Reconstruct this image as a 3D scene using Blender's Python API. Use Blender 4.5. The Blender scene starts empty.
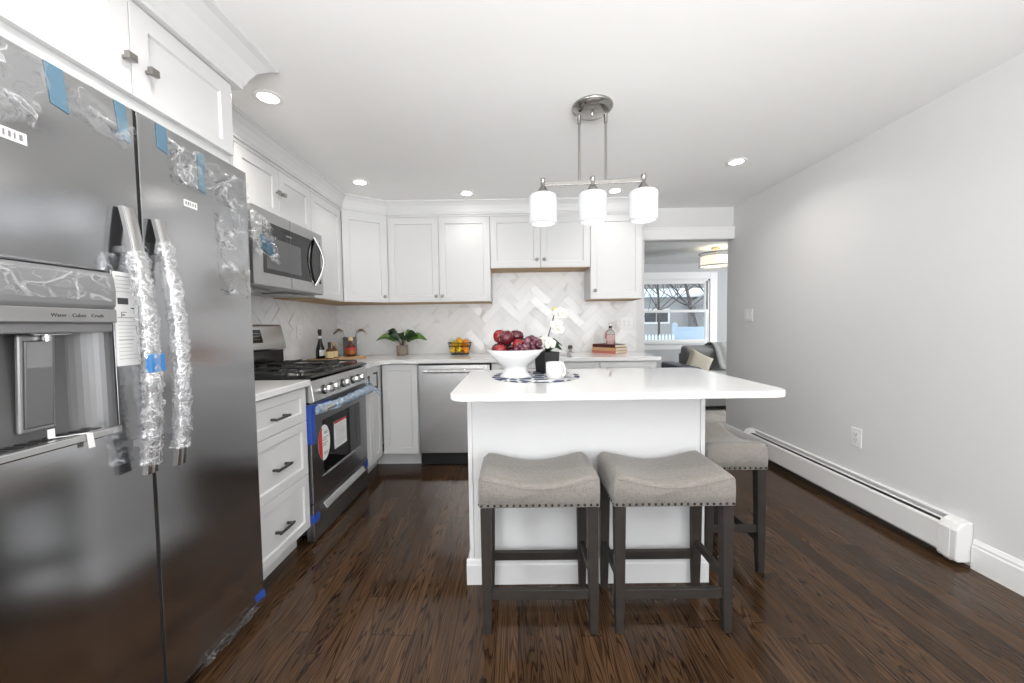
import bpy, bmesh, math, random
from mathutils import Vector, Matrix, noise
rnd = random.Random(7)
SC = bpy.context.scene
COL = SC.collection
PI = math.pi

# ---------------------------------------------------------------- camera
F_PX, PITCH, YAW, ROLL, CAM_Z = 382.5, -0.0436, -0.0047, -0.014, 1.1705
cam_d = bpy.data.cameras.new('camera'); cam = bpy.data.objects.new('camera', cam_d); COL.objects.link(cam)
fwd = Vector((math.sin(YAW) * math.cos(PITCH), math.cos(YAW) * math.cos(PITCH), math.sin(PITCH)))
r0 = fwd.cross(Vector((0, 0, 1))).normalized(); u0 = r0.cross(fwd)
right = math.cos(ROLL) * r0 + math.sin(ROLL) * u0; up = right.cross(fwd)
M = Matrix((right, up, -fwd)).transposed().to_4x4(); M.translation = Vector((0, 0, CAM_Z))
cam.matrix_world = M
cam_d.sensor_fit = 'HORIZONTAL'; cam_d.sensor_width = 36.0; cam_d.lens = 36.0 * F_PX / 1024
cam_d.clip_start = 0.02; cam_d.clip_end = 200
SC.camera = cam

# ---------------------------------------------------------------- exposure, sky, large lights
SC.view_settings.view_transform = 'Standard'; SC.view_settings.look = 'None'
SC.view_settings.gamma = 1.0; SC.view_settings.use_curve_mapping = False
SC.view_settings.exposure = 0.45
W = bpy.data.worlds.new('overcast_sky'); SC.world = W; W.use_nodes = True
bg = W.node_tree.nodes['Background']; bg.inputs[0].default_value = (0.90, 0.95, 1.0, 1); bg.inputs[1].default_value = 1.3


def area(name, loc, rot, sx, sy, power, col=(1, 1, 1), shape='RECTANGLE', spread=PI):
    d = bpy.data.lights.new(name, 'AREA'); d.shape = shape; d.size = sx; d.size_y = sy
    d.energy = power; d.color = col; d.spread = spread
    o = bpy.data.objects.new(name, d); o.location = loc; o.rotation_euler = rot; COL.objects.link(o)
    return o


# daylight through the glazed patio opening in the rear wall; the two side lamps are added fill
area('daylight_rear', (0.45, -2.52, 1.30), (PI / 2, 0, 0), 1.4, 1.6, 8, (0.97, 0.985, 1.0))
area('added_fill_right', (2.06, -1.5, 1.4), (0, PI / 2, 0), 1.3, 1.4, 24, (0.97, 0.985, 1.0))  # unseen fill lamp, added to brighten the left-hand base cabinets and range
area('added_fill_left', (-1.66, -1.2, 1.45), (0, -PI / 2, 0), 1.3, 1.5, 34, (0.97, 0.985, 1.0))  # unseen fill lamp, added to brighten the right wall
# photographer's soft light bounced off the ceiling
area('bounce_light', (0.45, -2.0, 1.15), (PI - math.radians(46), 0, 0), 2.4, 1.6, 68, (1.0, 0.99, 0.98), spread=math.radians(100))
area('added_fill_living', (5.70, 4.5, 1.4), (0, PI / 2, math.radians(-30)), 1.4, 1.8, 105, (0.95, 0.98, 1.0))  # added fill lamp for the living room, no window behind it

# ---------------------------------------------------------------- materials
MATS = {}


def mat(name, col=(0.8, 0.8, 0.8), rough=0.5, metal=0.0, spec=0.5, coat=0.0, emit=None, estr=0.0, bump=None, aniso=0.0, sheen=0.0, var=0.0, vscale=8.0, alpha=1.0, trans=0.0):
    m = bpy.data.materials.new(name); m.use_nodes = True; nt = m.node_tree
    b = nt.nodes['Principled BSDF']
    b.inputs['Base Color'].default_value = (*col, 1); b.inputs['Roughness'].default_value = rough
    b.inputs['Metallic'].default_value = metal; b.inputs['Specular IOR Level'].default_value = spec
    b.inputs['Coat Weight'].default_value = coat; b.inputs['Coat Roughness'].default_value = 0.08
    b.inputs['Anisotropic'].default_value = aniso; b.inputs['Sheen Weight'].default_value = sheen
    b.inputs['Alpha'].default_value = alpha; b.inputs['Transmission Weight'].default_value = trans
    if emit:
        b.inputs['Emission Color'].default_value = (*emit, 1); b.inputs['Emission Strength'].default_value = estr
    tc = nt.nodes.new('ShaderNodeTexCoord')
    if var or True:
        n = nt.nodes.new('ShaderNodeTexNoise'); n.inputs['Scale'].default_value = vscale; n.inputs['Detail'].default_value = 4
        nt.links.new(tc.outputs['Object'], n.inputs['Vector'])
        mx = nt.nodes.new('ShaderNodeMix'); mx.data_type = 'RGBA'
        v = max(var, 0.01)
        mx.inputs['A'].default_value = (*[c * (1 - v) for c in col], 1); mx.inputs['B'].default_value = (*[min(1, c * (1 + v)) for c in col], 1)
        nt.links.new(n.outputs['Fac'], mx.inputs['Factor']); nt.links.new(mx.outputs['Result'], b.inputs['Base Color'])
    if bump:
        sx, sy, sz, stren = bump
        mp = nt.nodes.new('ShaderNodeMapping'); mp.inputs['Scale'].default_value = (sx, sy, sz)
        nb = nt.nodes.new('ShaderNodeTexNoise'); nb.inputs['Scale'].default_value = 1; nb.inputs['Detail'].default_value = 3
        bp = nt.nodes.new('ShaderNodeBump'); bp.inputs['Strength'].default_value = stren; bp.inputs['Distance'].default_value = 0.002
        nt.links.new(tc.outputs['Object'], mp.inputs['Vector']); nt.links.new(mp.outputs['Vector'], nb.inputs['Vector'])
        nt.links.new(nb.outputs['Fac'], bp.inputs['Height']); nt.links.new(bp.outputs['Normal'], b.inputs['Normal'])
    MATS[name] = m
    return m


def nodes(m):
    nt = m.node_tree
    return nt, nt.nodes, nt.links


white = mat('white_cabinet_paint', (0.69, 0.692, 0.695), 0.33, spec=0.4)
wallp = mat('pale_grey_wall_paint', (0.73, 0.73, 0.73), 0.75, spec=0.25, bump=(160, 160, 160, 0.06))
wall2 = mat('grey_living_room_paint', (0.56, 0.565, 0.575), 0.75, spec=0.25)
ceilp = mat('white_ceiling_paint', (0.90, 0.90, 0.89), 0.85, spec=0.2)
trimp = mat('white_trim_paint', (0.86, 0.86, 0.86), 0.35)
quartz = mat('white_quartz', (0.80, 0.80, 0.80), 0.035, spec=0.55, var=0.012, vscale=30)
tilem = mat('white_glazed_tile', (0.83, 0.83, 0.825), 0.09, spec=0.36)
grout = mat('pale_grey_grout', (0.72, 0.715, 0.70), 0.9)
steel = mat('brushed_stainless', (0.60, 0.60, 0.595), 0.27, 1.0, bump=(3, 3, 900, 0.05), aniso=0.4)
steel_f = mat('fridge_stainless', (0.505, 0.51, 0.52), 0.14, 1.0, bump=(3, 3, 700, 0.03), aniso=0.3)
steel_m = mat('microwave_stainless', (0.44, 0.44, 0.44), 0.30, 1.0)
steel_d = mat('dark_stainless', (0.30, 0.30, 0.305), 0.30, 1.0)
steel_l = mat('pale_stainless', (0.62, 0.62, 0.62), 0.22, 1.0)
chrome = mat('polished_chrome', (0.75, 0.75, 0.75), 0.09, 1.0)
nickel = mat('brushed_nickel', (0.40, 0.39, 0.37), 0.24, 1.0)
knobm = mat('pewter_knob', (0.34, 0.33, 0.31), 0.30, 1.0)
pull = mat('dark_pewter_pull', (0.10, 0.10, 0.10), 0.35, 0.8)
black = mat('black_plastic', (0.012, 0.012, 0.013), 0.35)
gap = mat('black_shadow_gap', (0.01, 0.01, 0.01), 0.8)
enamel = mat('black_enamel', (0.012, 0.012, 0.012), 0.16)
iron = mat('cast_iron', (0.030, 0.030, 0.031), 0.42, bump=(300, 300, 300, 0.15))
bglass = mat('black_oven_glass', (0.008, 0.008, 0.009), 0.05, spec=0.6)
mwglass = mat('grey_microwave_glass', (0.10, 0.10, 0.105), 0.10, spec=0.6)
nichem = mat('niche_grey', (0.20, 0.20, 0.203), 0.42, 0.7)
nailm = mat('dark_bronze_nail', (0.035, 0.028, 0.022), 0.4, 0.7)
greyp = mat('grey_plastic', (0.20, 0.20, 0.205), 0.30)
greyp2 = mat('light_grey_plastic', (0.36, 0.36, 0.36), 0.30, 0.6)
paper = mat('white_paper', (0.80, 0.80, 0.80), 0.7)
ink = mat('grey_print', (0.22, 0.22, 0.23), 0.7)
inkl = mat('pale_print', (0.40, 0.40, 0.41), 0.7)
inkd = mat('dark_print', (0.06, 0.06, 0.065), 0.7)
redp = mat('red_print', (0.55, 0.03, 0.03), 0.5)
btape = mat('pale_blue_tape', (0.10, 0.19, 0.265), 0.5, var=0.1, vscale=40)
btape3 = mat('bright_blue_tape', (0.05, 0.22, 0.52), 0.4)
btape2 = mat('blue_masking_tape', (0.025, 0.08, 0.40), 0.6, var=0.1, vscale=40)
ply = mat('plywood_edge', (0.42, 0.28, 0.15), 0.6, var=0.15, vscale=25)
boardw = mat('cutting_board_wood', (0.50, 0.30, 0.13), 0.45, var=0.15, vscale=20)
legw = mat('dark_grey_brown_wood', (0.030, 0.025, 0.0215), 0.5, spec=0.3, var=0.35, vscale=22, bump=(120, 120, 6, 0.15))
linen = None
plate = mat('white_plate_plastic', (0.84, 0.84, 0.83), 0.3)
porc = mat('white_porcelain', (0.72, 0.72, 0.72), 0.12, spec=0.6)
blackpot = mat('matt_black_pot', (0.018, 0.018, 0.02), 0.45)
leafd = mat('dark_green_leaf', (0.014, 0.040, 0.012), 0.35, var=0.5, vscale=30)
leafl = mat('light_green_leaf', (0.09, 0.20, 0.03), 0.4, var=0.3, vscale=30)
stemm = mat('brown_stem', (0.09, 0.06, 0.05), 0.6)
petal = mat('white_petal', (0.66, 0.65, 0.60), 0.5, sheen=0.2)
petaly = mat('yellow_green_bud', (0.62, 0.62, 0.16), 0.5)
applem = mat('red_apple_skin', (0.25, 0.014, 0.018), 0.22, var=0.5, vscale=18, spec=0.6)
plumm = mat('dark_red_apple_skin', (0.10, 0.010, 0.018), 0.20, var=0.5, vscale=22, spec=0.6)
grapem = mat('purple_grape_skin', (0.085, 0.020, 0.035), 0.25, var=0.6, vscale=30, spec=0.6)
grapeg = mat('dusky_grape_skin', (0.20, 0.09, 0.11), 0.3, var=0.5, vscale=30, spec=0.6)
lemonm = mat('lemon_skin', (0.80, 0.50, 0.02), 0.38, bump=(260, 260, 260, 0.2))
orangem = mat('orange_skin', (0.80, 0.27, 0.01), 0.38, bump=(260, 260, 260, 0.2))
wirem = mat('dark_wire', (0.03, 0.022, 0.018), 0.4, 0.6)
conc = mat('brown_concrete_pot', (0.27, 0.215, 0.17), 0.8, var=0.25, vscale=40)
bottleb = mat('black_glass_bottle', (0.010, 0.010, 0.011), 0.08)
creaml = mat('cream_label', (0.70, 0.55, 0.30), 0.6)
amber = mat('amber_liquor', (0.42, 0.13, 0.02), 0.10, spec=0.6)
amberd = mat('dark_amber_glass', (0.10, 0.035, 0.015), 0.10)
crockm = mat('steel_crock', (0.24, 0.24, 0.245), 0.35, 0.8)
pink = mat('pink_glass', (0.90, 0.66, 0.62), 0.06, spec=0.6, trans=0.75)
pinkc = mat('clear_bottle_glass', (0.88, 0.84, 0.82), 0.05, trans=0.75)
pinkt = mat('pink_tassel', (0.50, 0.20, 0.20), 0.8)
bk1 = mat('maroon_leather', (0.075, 0.010, 0.010), 0.45, var=0.4, vscale=30)
bk2 = mat('tan_cloth', (0.56, 0.34, 0.17), 0.7)
bk3 = mat('salmon_cloth', (0.50, 0.17, 0.13), 0.7)
pagem = mat('cream_pages', (0.74, 0.67, 0.54), 0.8, bump=(4, 4, 900, 0.3))
heatw = mat('white_heater_enamel', (0.82, 0.82, 0.81), 0.35)
sofam = mat('dark_grey_upholstery', (0.25, 0.25, 0.247), 0.8, sheen=0.3, var=0.15, vscale=90)
armm = mat('blue_grey_leather', (0.085, 0.095, 0.115), 0.4)
pillm = mat('beige_cushion', (0.52, 0.47, 0.38), 0.8, sheen=0.3)
throwm = mat('grey_knit', (0.40, 0.395, 0.385), 0.9, sheen=0.3, var=0.3, vscale=40)
rugm = mat('faded_rug', (0.50, 0.46, 0.42), 0.95, var=0.45, vscale=9)
drumm = mat('lit_drum_shade', (0.85, 0.82, 0.72), 0.6, emit=(1.0, 0.93, 0.76), estr=0.8)
brass = mat('pale_brass', (0.55, 0.42, 0.25), 0.3, 1.0)
shadem = mat('lit_opal_glass', (0.56, 0.58, 0.60), 0.18, emit=(0.93, 0.96, 1.0), estr=0.20)
shade_in = mat('lit_opal_inside', (0.85, 0.85, 0.85), 0.4, emit=(1.0, 0.99, 0.96), estr=.45)
bulbm = mat('lit_bulb', (0.9, 0.9, 0.9), 0.4, emit=(1.0, 0.96, 0.9), estr=4)
lensm = mat('lit_downlight_lens', (0.9, 0.9, 0.9), 0.4, emit=(1.0, 0.97, 0.92), estr=14)
barkm = mat('grey_brown_bark', (0.085, 0.070, 0.065), 0.9, var=0.3, vscale=12)
sidingm = mat('grey_house_siding', (0.42, 0.415, 0.41), 0.8, bump=(0.01, 0.01, 40, 0.5))
snowm = mat('pale_snow', (0.82, 0.88, 0.92), 0.8)
roofm = mat('grey_roof', (0.22, 0.22, 0.225), 0.9, var=0.2)
vinyl = mat('pale_blue_white_vinyl', (0.44, 0.55, 0.66), 0.5)
winglass = mat('dark_house_window', (0.05, 0.055, 0.06), 0.1)


def film_mat(name, base_amt, line_amt, col=(0.9, 0.92, 0.95), scale=24.0, width=0.035):
    m = bpy.data.materials.new(name); m.use_nodes = True; nt, N, L = nodes(m)
    N.remove(N['Principled BSDF']); out = N['Material Output']
    tr = N.new('ShaderNodeBsdfTransparent'); gl = N.new('ShaderNodeBsdfGlossy'); gl.inputs['Roughness'].default_value = 0.14
    df = N.new('ShaderNodeBsdfDiffuse'); df.inputs[0].default_value = (*col, 1)
    tc = N.new('ShaderNodeTexCoord'); fac = None; hgt = None
    for k, sc in enumerate((scale, scale * 2.6)):
        ns = N.new('ShaderNodeTexNoise'); ns.inputs['Scale'].default_value = sc; ns.inputs['Detail'].default_value = 2; ns.inputs['Distortion'].default_value = 0.8
        L.new(tc.outputs['Object'], ns.inputs['Vector'])
        sb = N.new('ShaderNodeMath'); sb.operation = 'SUBTRACT'; sb.inputs[1].default_value = 0.5; L.new(ns.outputs['Fac'], sb.inputs[0])
        ab = N.new('ShaderNodeMath'); ab.operation = 'ABSOLUTE'; L.new(sb.outputs[0], ab.inputs[0])
        mr = N.new('ShaderNodeMapRange'); mr.inputs['From Min'].default_value = width; mr.inputs['From Max'].default_value = 0.0
        mr.inputs['To Min'].default_value = 0.0; mr.inputs['To Max'].default_value = line_amt * (1.0 if k == 0 else 0.6); L.new(ab.outputs[0], mr.inputs['Value'])
        if fac is None: fac = mr.outputs[0]; hgt = ns.outputs['Fac']
        else:
            ad = N.new('ShaderNodeMath'); ad.operation = 'ADD'; L.new(fac, ad.inputs[0]); L.new(mr.outputs[0], ad.inputs[1]); fac = ad.outputs[0]
    ad = N.new('ShaderNodeMath'); ad.operation = 'ADD'; ad.use_clamp = True; ad.inputs[1].default_value = base_amt; L.new(fac, ad.inputs[0])
    bp = N.new('ShaderNodeBump'); bp.inputs['Strength'].default_value = 0.7; bp.inputs['Distance'].default_value = 0.006
    L.new(hgt, bp.inputs['Height']); L.new(bp.outputs['Normal'], gl.inputs['Normal'])
    m1 = N.new('ShaderNodeMixShader'); m1.inputs[0].default_value = 0.5; L.new(df.outputs[0], m1.inputs[1]); L.new(gl.outputs[0], m1.inputs[2])
    m2 = N.new('ShaderNodeMixShader'); L.new(ad.outputs[0], m2.inputs[0]); L.new(tr.outputs[0], m2.inputs[1]); L.new(m1.outputs[0], m2.inputs[2])
    L.new(m2.outputs[0], out.inputs['Surface'])
    return m


film = film_mat('clear_protective_film', 0.08, 0.48, scale=9, width=.028)
film2 = film_mat('crinkled_handle_wrap', 0.12, 0.55, scale=38, width=.05)
filmb = film_mat('bluish_handle_wrap', 0.55, 0.4, (0.42, 0.62, 0.85), 40, .06)


def glass_mat():
    m = bpy.data.materials.new('window_glass'); m.use_nodes = True; nt, N, L = nodes(m)
    N.remove(N['Principled BSDF']); out = N['Material Output']
    tr = N.new('ShaderNodeBsdfTransparent'); tr.inputs[0].default_value = (0.95, 0.97, 0.98, 1)
    gl = N.new('ShaderNodeBsdfGlossy'); gl.inputs['Roughness'].default_value = 0.02
    fr = N.new('ShaderNodeFresnel'); fr.inputs[0].default_value = 1.45
    mx = N.new('ShaderNodeMixShader'); L.new(fr.outputs[0], mx.inputs[0]); L.new(tr.outputs[0], mx.inputs[1]); L.new(gl.outputs[0], mx.inputs[2])
    L.new(mx.outputs[0], out.inputs['Surface'])
    return m


glass = glass_mat()


def floor_mat():
    m = bpy.data.materials.new('dark_stained_oak_strips'); m.use_nodes = True; nt, N, L = nodes(m); b = N['Principled BSDF']

    def math_(op, a, bb=None, c=None):
        n = N.new('ShaderNodeMath'); n.operation = op
        for i, v in enumerate((a, bb, c)):
            if v is None: continue
            if isinstance(v, (int, float)): n.inputs[i].default_value = v
            else: L.new(v, n.inputs[i])
        return n.outputs[0]
    tc = N.new('ShaderNodeTexCoord'); sp = N.new('ShaderNodeSeparateXYZ'); L.new(tc.outputs['Object'], sp.inputs[0])
    x, y = sp.outputs[0], sp.outputs[1]
    px = math_('DIVIDE', x, 0.080); ix = math_('FLOOR', px); fx = math_('FRACT', px)
    w1 = N.new('ShaderNodeTexWhiteNoise'); w1.noise_dimensions = '1D'; L.new(ix, w1.inputs['W'])
    py = math_('ADD', math_('DIVIDE', y, 1.15), math_('MULTIPLY', w1.outputs['Value'], 7.3)); iy = math_('FLOOR', py); fy = math_('FRACT', py)
    cb = N.new('ShaderNodeCombineXYZ'); L.new(ix, cb.inputs[0]); L.new(iy, cb.inputs[1])
    w2 = N.new('ShaderNodeTexWhiteNoise'); w2.noise_dimensions = '2D'; L.new(cb.outputs[0], w2.inputs['Vector']); rid = w2.outputs['Value']
    # cathedral grain: contour lines of stretched noise
    g = N.new('ShaderNodeCombineXYZ'); L.new(math_('MULTIPLY', x, 15.0), g.inputs[0]); L.new(math_('MULTIPLY', y, .9), g.inputs[1]); L.new(math_('MULTIPLY', rid, 61.0), g.inputs[2])
    n1 = N.new('ShaderNodeTexNoise'); n1.inputs['Scale'].default_value = 1.0; n1.inputs['Detail'].default_value = 2.0; n1.inputs['Roughness'].default_value = 0.35; L.new(g.outputs[0], n1.inputs['Vector'])
    band = math_('FRACT', math_('MULTIPLY', n1.outputs['Fac'], 27.0))
    r1 = N.new('ShaderNodeValToRGB'); e = r1.color_ramp.elements; e[0].position = 0.0; e[0].color = (0, 0, 0, 1); e[1].position = 0.40; e[1].color = (1, 1, 1, 1)
    e2 = r1.color_ramp.elements.new(0.93); e2.color = (0.85, 0.85, 0.85, 1); e3 = r1.color_ramp.elements.new(1.0); e3.color = (0, 0, 0, 1)
    L.new(band, r1.inputs[0])
    g2 = N.new('ShaderNodeCombineXYZ'); L.new(math_('MULTIPLY', x, 260.0), g2.inputs[0]); L.new(math_('MULTIPLY', y, 7.0), g2.inputs[1]); L.new(rid, g2.inputs[2])
    n2 = N.new('ShaderNodeTexNoise'); n2.inputs['Scale'].default_value = 1.0; n2.inputs['Detail'].default_value = 3.0; L.new(g2.outputs[0], n2.inputs['Vector'])
    grain = math_('ADD', math_('ADD', 0.04, math_('MULTIPLY', r1.outputs[0], 0.46)), math_('MULTIPLY', n2.outputs['Fac'], 0.62))
    rc = N.new('ShaderNodeValToRGB'); c = rc.color_ramp.elements
    c[0].position = 0.15; c[0].color = (0.014, 0.0065, 0.0035, 1); c[1].position = 1.0; c[1].color = (0.134, 0.073, 0.037, 1)
    cm = rc.color_ramp.elements.new(0.6); cm.color = (0.047, 0.0245, 0.0126, 1)
    L.new(grain, rc.inputs[0])
    tone = math_('ADD', 0.50, math_('MULTIPLY', rid, 0.42))
    mxv = N.new('ShaderNodeVectorMath'); mxv.operation = 'SCALE'; L.new(rc.outputs[0], mxv.inputs[0]); L.new(tone, mxv.inputs['Scale'])
    ex = math_('MINIMUM', fx, math_('SUBTRACT', 1.0, fx)); ey = math_('MINIMUM', fy, math_('SUBTRACT', 1.0, fy))
    seam = math_('MULTIPLY', math_('GREATER_THAN', ex, 0.012), math_('GREATER_THAN', ey, 0.0012))
    seam2 = math_('ADD', 0.35, math_('MULTIPLY', seam, 0.65))
    mx2 = N.new('ShaderNodeVectorMath'); mx2.operation = 'SCALE'; L.new(mxv.outputs[0], mx2.inputs[0]); L.new(seam2, mx2.inputs['Scale'])
    L.new(mx2.outputs[0], b.inputs['Base Color'])
    b.inputs['Roughness'].default_value = 0.10; b.inputs['Specular IOR Level'].default_value = 0.28
    bp = N.new('ShaderNodeBump'); bp.inputs['Strength'].default_value = 0.12; bp.inputs['Distance'].default_value = 0.001
    L.new(math_('ADD', grain, math_('MULTIPLY', seam, 1.0)), bp.inputs['Height']); L.new(bp.outputs[0], b.inputs['Normal'])
    return m


floorm = floor_mat()


def linen_mat():
    m = mat('grey_beige_linen', (0.30, 0.285, 0.27), 0.85, sheen=0.25)
    nt, N, L = nodes(m); b = N['Principled BSDF']
    tc = N.new('ShaderNodeTexCoord')
    outs = []
    for s in ((40, 520, 520), (520, 520, 40), (520, 40, 520)):
        mp = N.new('ShaderNodeMapping'); mp.inputs['Scale'].default_value = s
        n = N.new('ShaderNodeTexNoise'); n.inputs['Scale'].default_value = 1.0; n.inputs['Detail'].default_value = 2
        L.new(tc.outputs['Object'], mp.inputs[0]); L.new(mp.outputs[0], n.inputs[0]); outs.append(n.outputs['Fac'])
    a1 = N.new('ShaderNodeMath'); a1.operation = 'ADD'; L.new(outs[0], a1.inputs[0]); L.new(outs[1], a1.inputs[1])
    a2 = N.new('ShaderNodeMath'); a2.operation = 'ADD'; L.new(a1.outputs[0], a2.inputs[0]); L.new(outs[2], a2.inputs[1])
    rp = N.new('ShaderNodeValToRGB'); rp.color_ramp.elements[0].position = 0.38; rp.color_ramp.elements[1].position = 0.62
    rp.color_ramp.elements[0].color = (0.155, 0.140, 0.126, 1); rp.color_ramp.elements[1].color = (0.285, 0.262, 0.236, 1)
    dv = N.new('ShaderNodeMath'); dv.operation = 'DIVIDE'; dv.inputs[1].default_value = 3; L.new(a2.outputs[0], dv.inputs[0]); L.new(dv.outputs[0], rp.inputs[0])
    L.new(rp.outputs[0], b.inputs['Base Color'])
    return m


linen = linen_mat()


def placemat_mat():
    m = mat('navy_white_geometric_weave', (0.1, 0.1, 0.2), 0.8)
    nt, N, L = nodes(m); b = N['Principled BSDF']
    tc = N.new('ShaderNodeTexCoord'); mp = N.new('ShaderNodeMapping'); mp.inputs['Scale'].default_value = (15, 15, 0)
    v = N.new('ShaderNodeTexVoronoi'); v.feature = 'DISTANCE_TO_EDGE'; v.inputs['Scale'].default_value = 1; v.inputs['Randomness'].default_value = 0.55
    L.new(tc.outputs['Object'], mp.inputs[0]); L.new(mp.outputs[0], v.inputs['Vector'])
    rp = N.new('ShaderNodeValToRGB'); rp.color_ramp.interpolation = 'CONSTANT'
    rp.color_ramp.elements[0].color = (0.66, 0.66, 0.66, 1); rp.color_ramp.elements[1].position = 0.10; rp.color_ramp.elements[1].color = (0.045, 0.06, 0.13, 1)
    L.new(v.outputs['Distance'], rp.inputs[0]); L.new(rp.outputs[0], b.inputs['Base Color'])
    return m


matm = placemat_mat()


# ---------------------------------------------------------------- mesh helpers
class MB:
    def __init__(s): s.v = []; s.f = []; s.sm = []

    def add(s, vs, fs, smooth=False):
        k = len(s.v); s.v += [tuple(v) for v in vs]; s.f += [tuple(i + k for i in f) for f in fs]; s.sm += [smooth] * len(fs); return s

    def box(s, x0, x1, y0, y1, z0, z1):
        if x0 > x1: x0, x1 = x1, x0
        if y0 > y1: y0, y1 = y1, y0
        if z0 > z1: z0, z1 = z1, z0
        return s.add([(x0, y0, z0), (x1, y0, z0), (x1, y1, z0), (x0, y1, z0), (x0, y0, z1), (x1, y0, z1), (x1, y1, z1), (x0, y1, z1)],
                     [(0, 3, 2, 1), (4, 5, 6, 7), (0, 1, 5, 4), (1, 2, 6, 5), (2, 3, 7, 6), (3, 0, 4, 7)])

    def obox(s, c, u, v, w):
        """oriented box: centre and three half-extent vectors"""
        c, u, v, w = map(Vector, (c, u, v, w)); vs = []
        for k in (-1, 1):
            for i, j in ((-1, -1), (1, -1), (1, 1), (-1, 1)): vs.append(c + i * u + j * v + k * w)
        fs = [(0, 3, 2, 1), (4, 5, 6, 7), (0, 1, 5, 4), (1, 2, 6, 5), (2, 3, 7, 6), (3, 0, 4, 7)]
        if u.cross(v).dot(w) < 0: fs = [f[::-1] for f in fs]
        return s.add(vs, fs)

    def lathe(s, c, prof, n=24, axis=(0, 0, 1), smooth=True, caps=True, sc=(1, 1)):
        c = Vector(c); a = Vector(axis).normalized()
        t = Vector((1, 0, 0)) if abs(a.x) < 0.9 else Vector((0, 1, 0))
        u = (t - a * t.dot(a)).normalized(); w = a.cross(u)
        vs, fs = [], []
        for r, h in prof:
            for i in range(n):
                q = 2 * PI * i / n; vs.append(c + a * h + u * (r * sc[0] * math.cos(q)) + w * (r * sc[1] * math.sin(q)))
        for k in range(len(prof) - 1):
            for i in range(n):
                j = (i + 1) % n; fs.append((k * n + i, k * n + j, (k + 1) * n + j, (k + 1) * n + i))
        s.add(vs, fs, smooth)
        if caps:
            m = len(prof)
            if prof[0][0] > 1e-5: s.add(vs[:n], [tuple(range(n))[::-1]])
            if prof[-1][0] > 1e-5: s.add(vs[(m - 1) * n:], [tuple(range(n))])
        return s

    def cyl(s, p0, p1, r0, r1=None, n=16):
        p0, p1 = Vector(p0), Vector(p1); r1 = r0 if r1 is None else r1
        return s.lathe(p0, [(r0, 0), (r1, (p1 - p0).length)], n, p1 - p0)

    def tube(s, pts, r, n=8, flat=1.0, jitter=0.0, seed=0):
        """tube along points; r a number or list; flat squashes the second axis"""
        pts = [Vector(p) for p in pts]; m = len(pts); rs = r if isinstance(r, (list, tuple)) else [r] * m
        vs, fs = [], []; ref = None; rr = random.Random(seed)
        for k, p in enumerate(pts):
            d = (pts[min(k + 1, m - 1)] - pts[max(k - 1, 0)]).normalized()
            if ref is None: ref = Vector((0, 1, 0)) if abs(d.y) < 0.8 else Vector((0, 0, 1))
            u = (ref - d * ref.dot(d)).normalized(); w = d.cross(u); ref = u
            for i in range(n):
                q = 2 * PI * i / n; j = 1 + jitter * (rr.random() * 2 - 1)
                vs.append(p + u * (rs[k] * j * math.cos(q)) + w * (rs[k] * j * flat * math.sin(q)))
        for k in range(m - 1):
            for i in range(n):
                j = (i + 1) % n; fs.append((k * n + i, k * n + j, (k + 1) * n + j, (k + 1) * n + i))
        s.add(vs, fs, True); s.add(vs[:n], [tuple(range(n))[::-1]]); s.add(vs[-n:], [tuple(range(n))])
        return s

    def prism(s, poly, o, u, v, w):
        """polygon (a,b) in plane o+a*u+b*v swept along w"""
        o, u, v, w = map(Vector, (o, u, v, w)); n = len(poly)
        vs = [o + a * u + b * v for a, b in poly] + [o + a * u + b * v + w for a, b in poly]
        fs = [tuple(range(n))[::-1], tuple(range(n, 2 * n))] + [(i, (i + 1) % n, n + (i + 1) % n, n + i) for i in range(n)]
        area2 = sum(poly[i][0] * poly[(i + 1) % n][1] - poly[(i + 1) % n][0] * poly[i][1] for i in range(n))
        if (area2 > 0) != (u.cross(v).dot(w) > 0): fs = [f[::-1] for f in fs]
        return s.add(vs, fs)

    def shaker(s, o, u, n, w, h, t=0.02, st=0.057, rec=0.009, ch=0.004):
        """door with recessed panel: o lower corner on back plane, u along width, n outward"""
        o, u, n = Vector(o), Vector(u).normalized(), Vector(n).normalized(); z = Vector((0, 0, 1))
        P = lambda a, b, c: o + u * a + z * b + n * c
        R = lambda i, c: [P(i, i, c), P(w - i, i, c), P(w - i, h - i, c), P(i, h - i, c)]
        vs = R(0, 0) + R(0, t) + R(st, t) + R(st + ch, t - rec)
        fs = [(0, 3, 2, 1)]
        for k in range(3):
            for i in range(4):
                j = (i + 1) % 4; fs.append((4 * k + i, 4 * k + j, 4 * k + 4 + j, 4 * k + 4 + i))
        fs.append((12, 13, 14, 15))
        if u.cross(z).dot(n) < 0: fs = [f[::-1] for f in fs]
        return s.add(vs, fs)

    def build(s, name, m, parent=None, bevel=0.0, seg=2, subsurf=0, solid=0.0):
        root = parent
        while root is not None and root.parent is not None: root = root.parent
        off = root.location if root is not None else Vector((0, 0, 0))
        me = bpy.data.meshes.new(name); me.from_pydata([Vector(v) - off for v in s.v], [], s.f)
        for p, q in zip(me.polygons, s.sm): p.use_smooth = q
        me.materials.append(m); me.update()
        o = bpy.data.objects.new(name, me); COL.objects.link(o)
        if parent is not None: o.parent = parent
        if solid:
            md = o.modifiers.new('thickness', 'SOLIDIFY'); md.thickness = solid; md.offset = 0
        if bevel:
            md = o.modifiers.new('bevel', 'BEVEL'); md.width = bevel; md.segments = seg; md.limit_method = 'ANGLE'; md.angle_limit = 0.6; md.harden_normals = False
        if subsurf:
            md = o.modifiers.new('smooth', 'SUBSURF'); md.levels = subsurf; md.render_levels = subsurf
        return o


def box(*a): return MB().box(*a)


def struct(o): o['kind'] = 'structure'; return o


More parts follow.
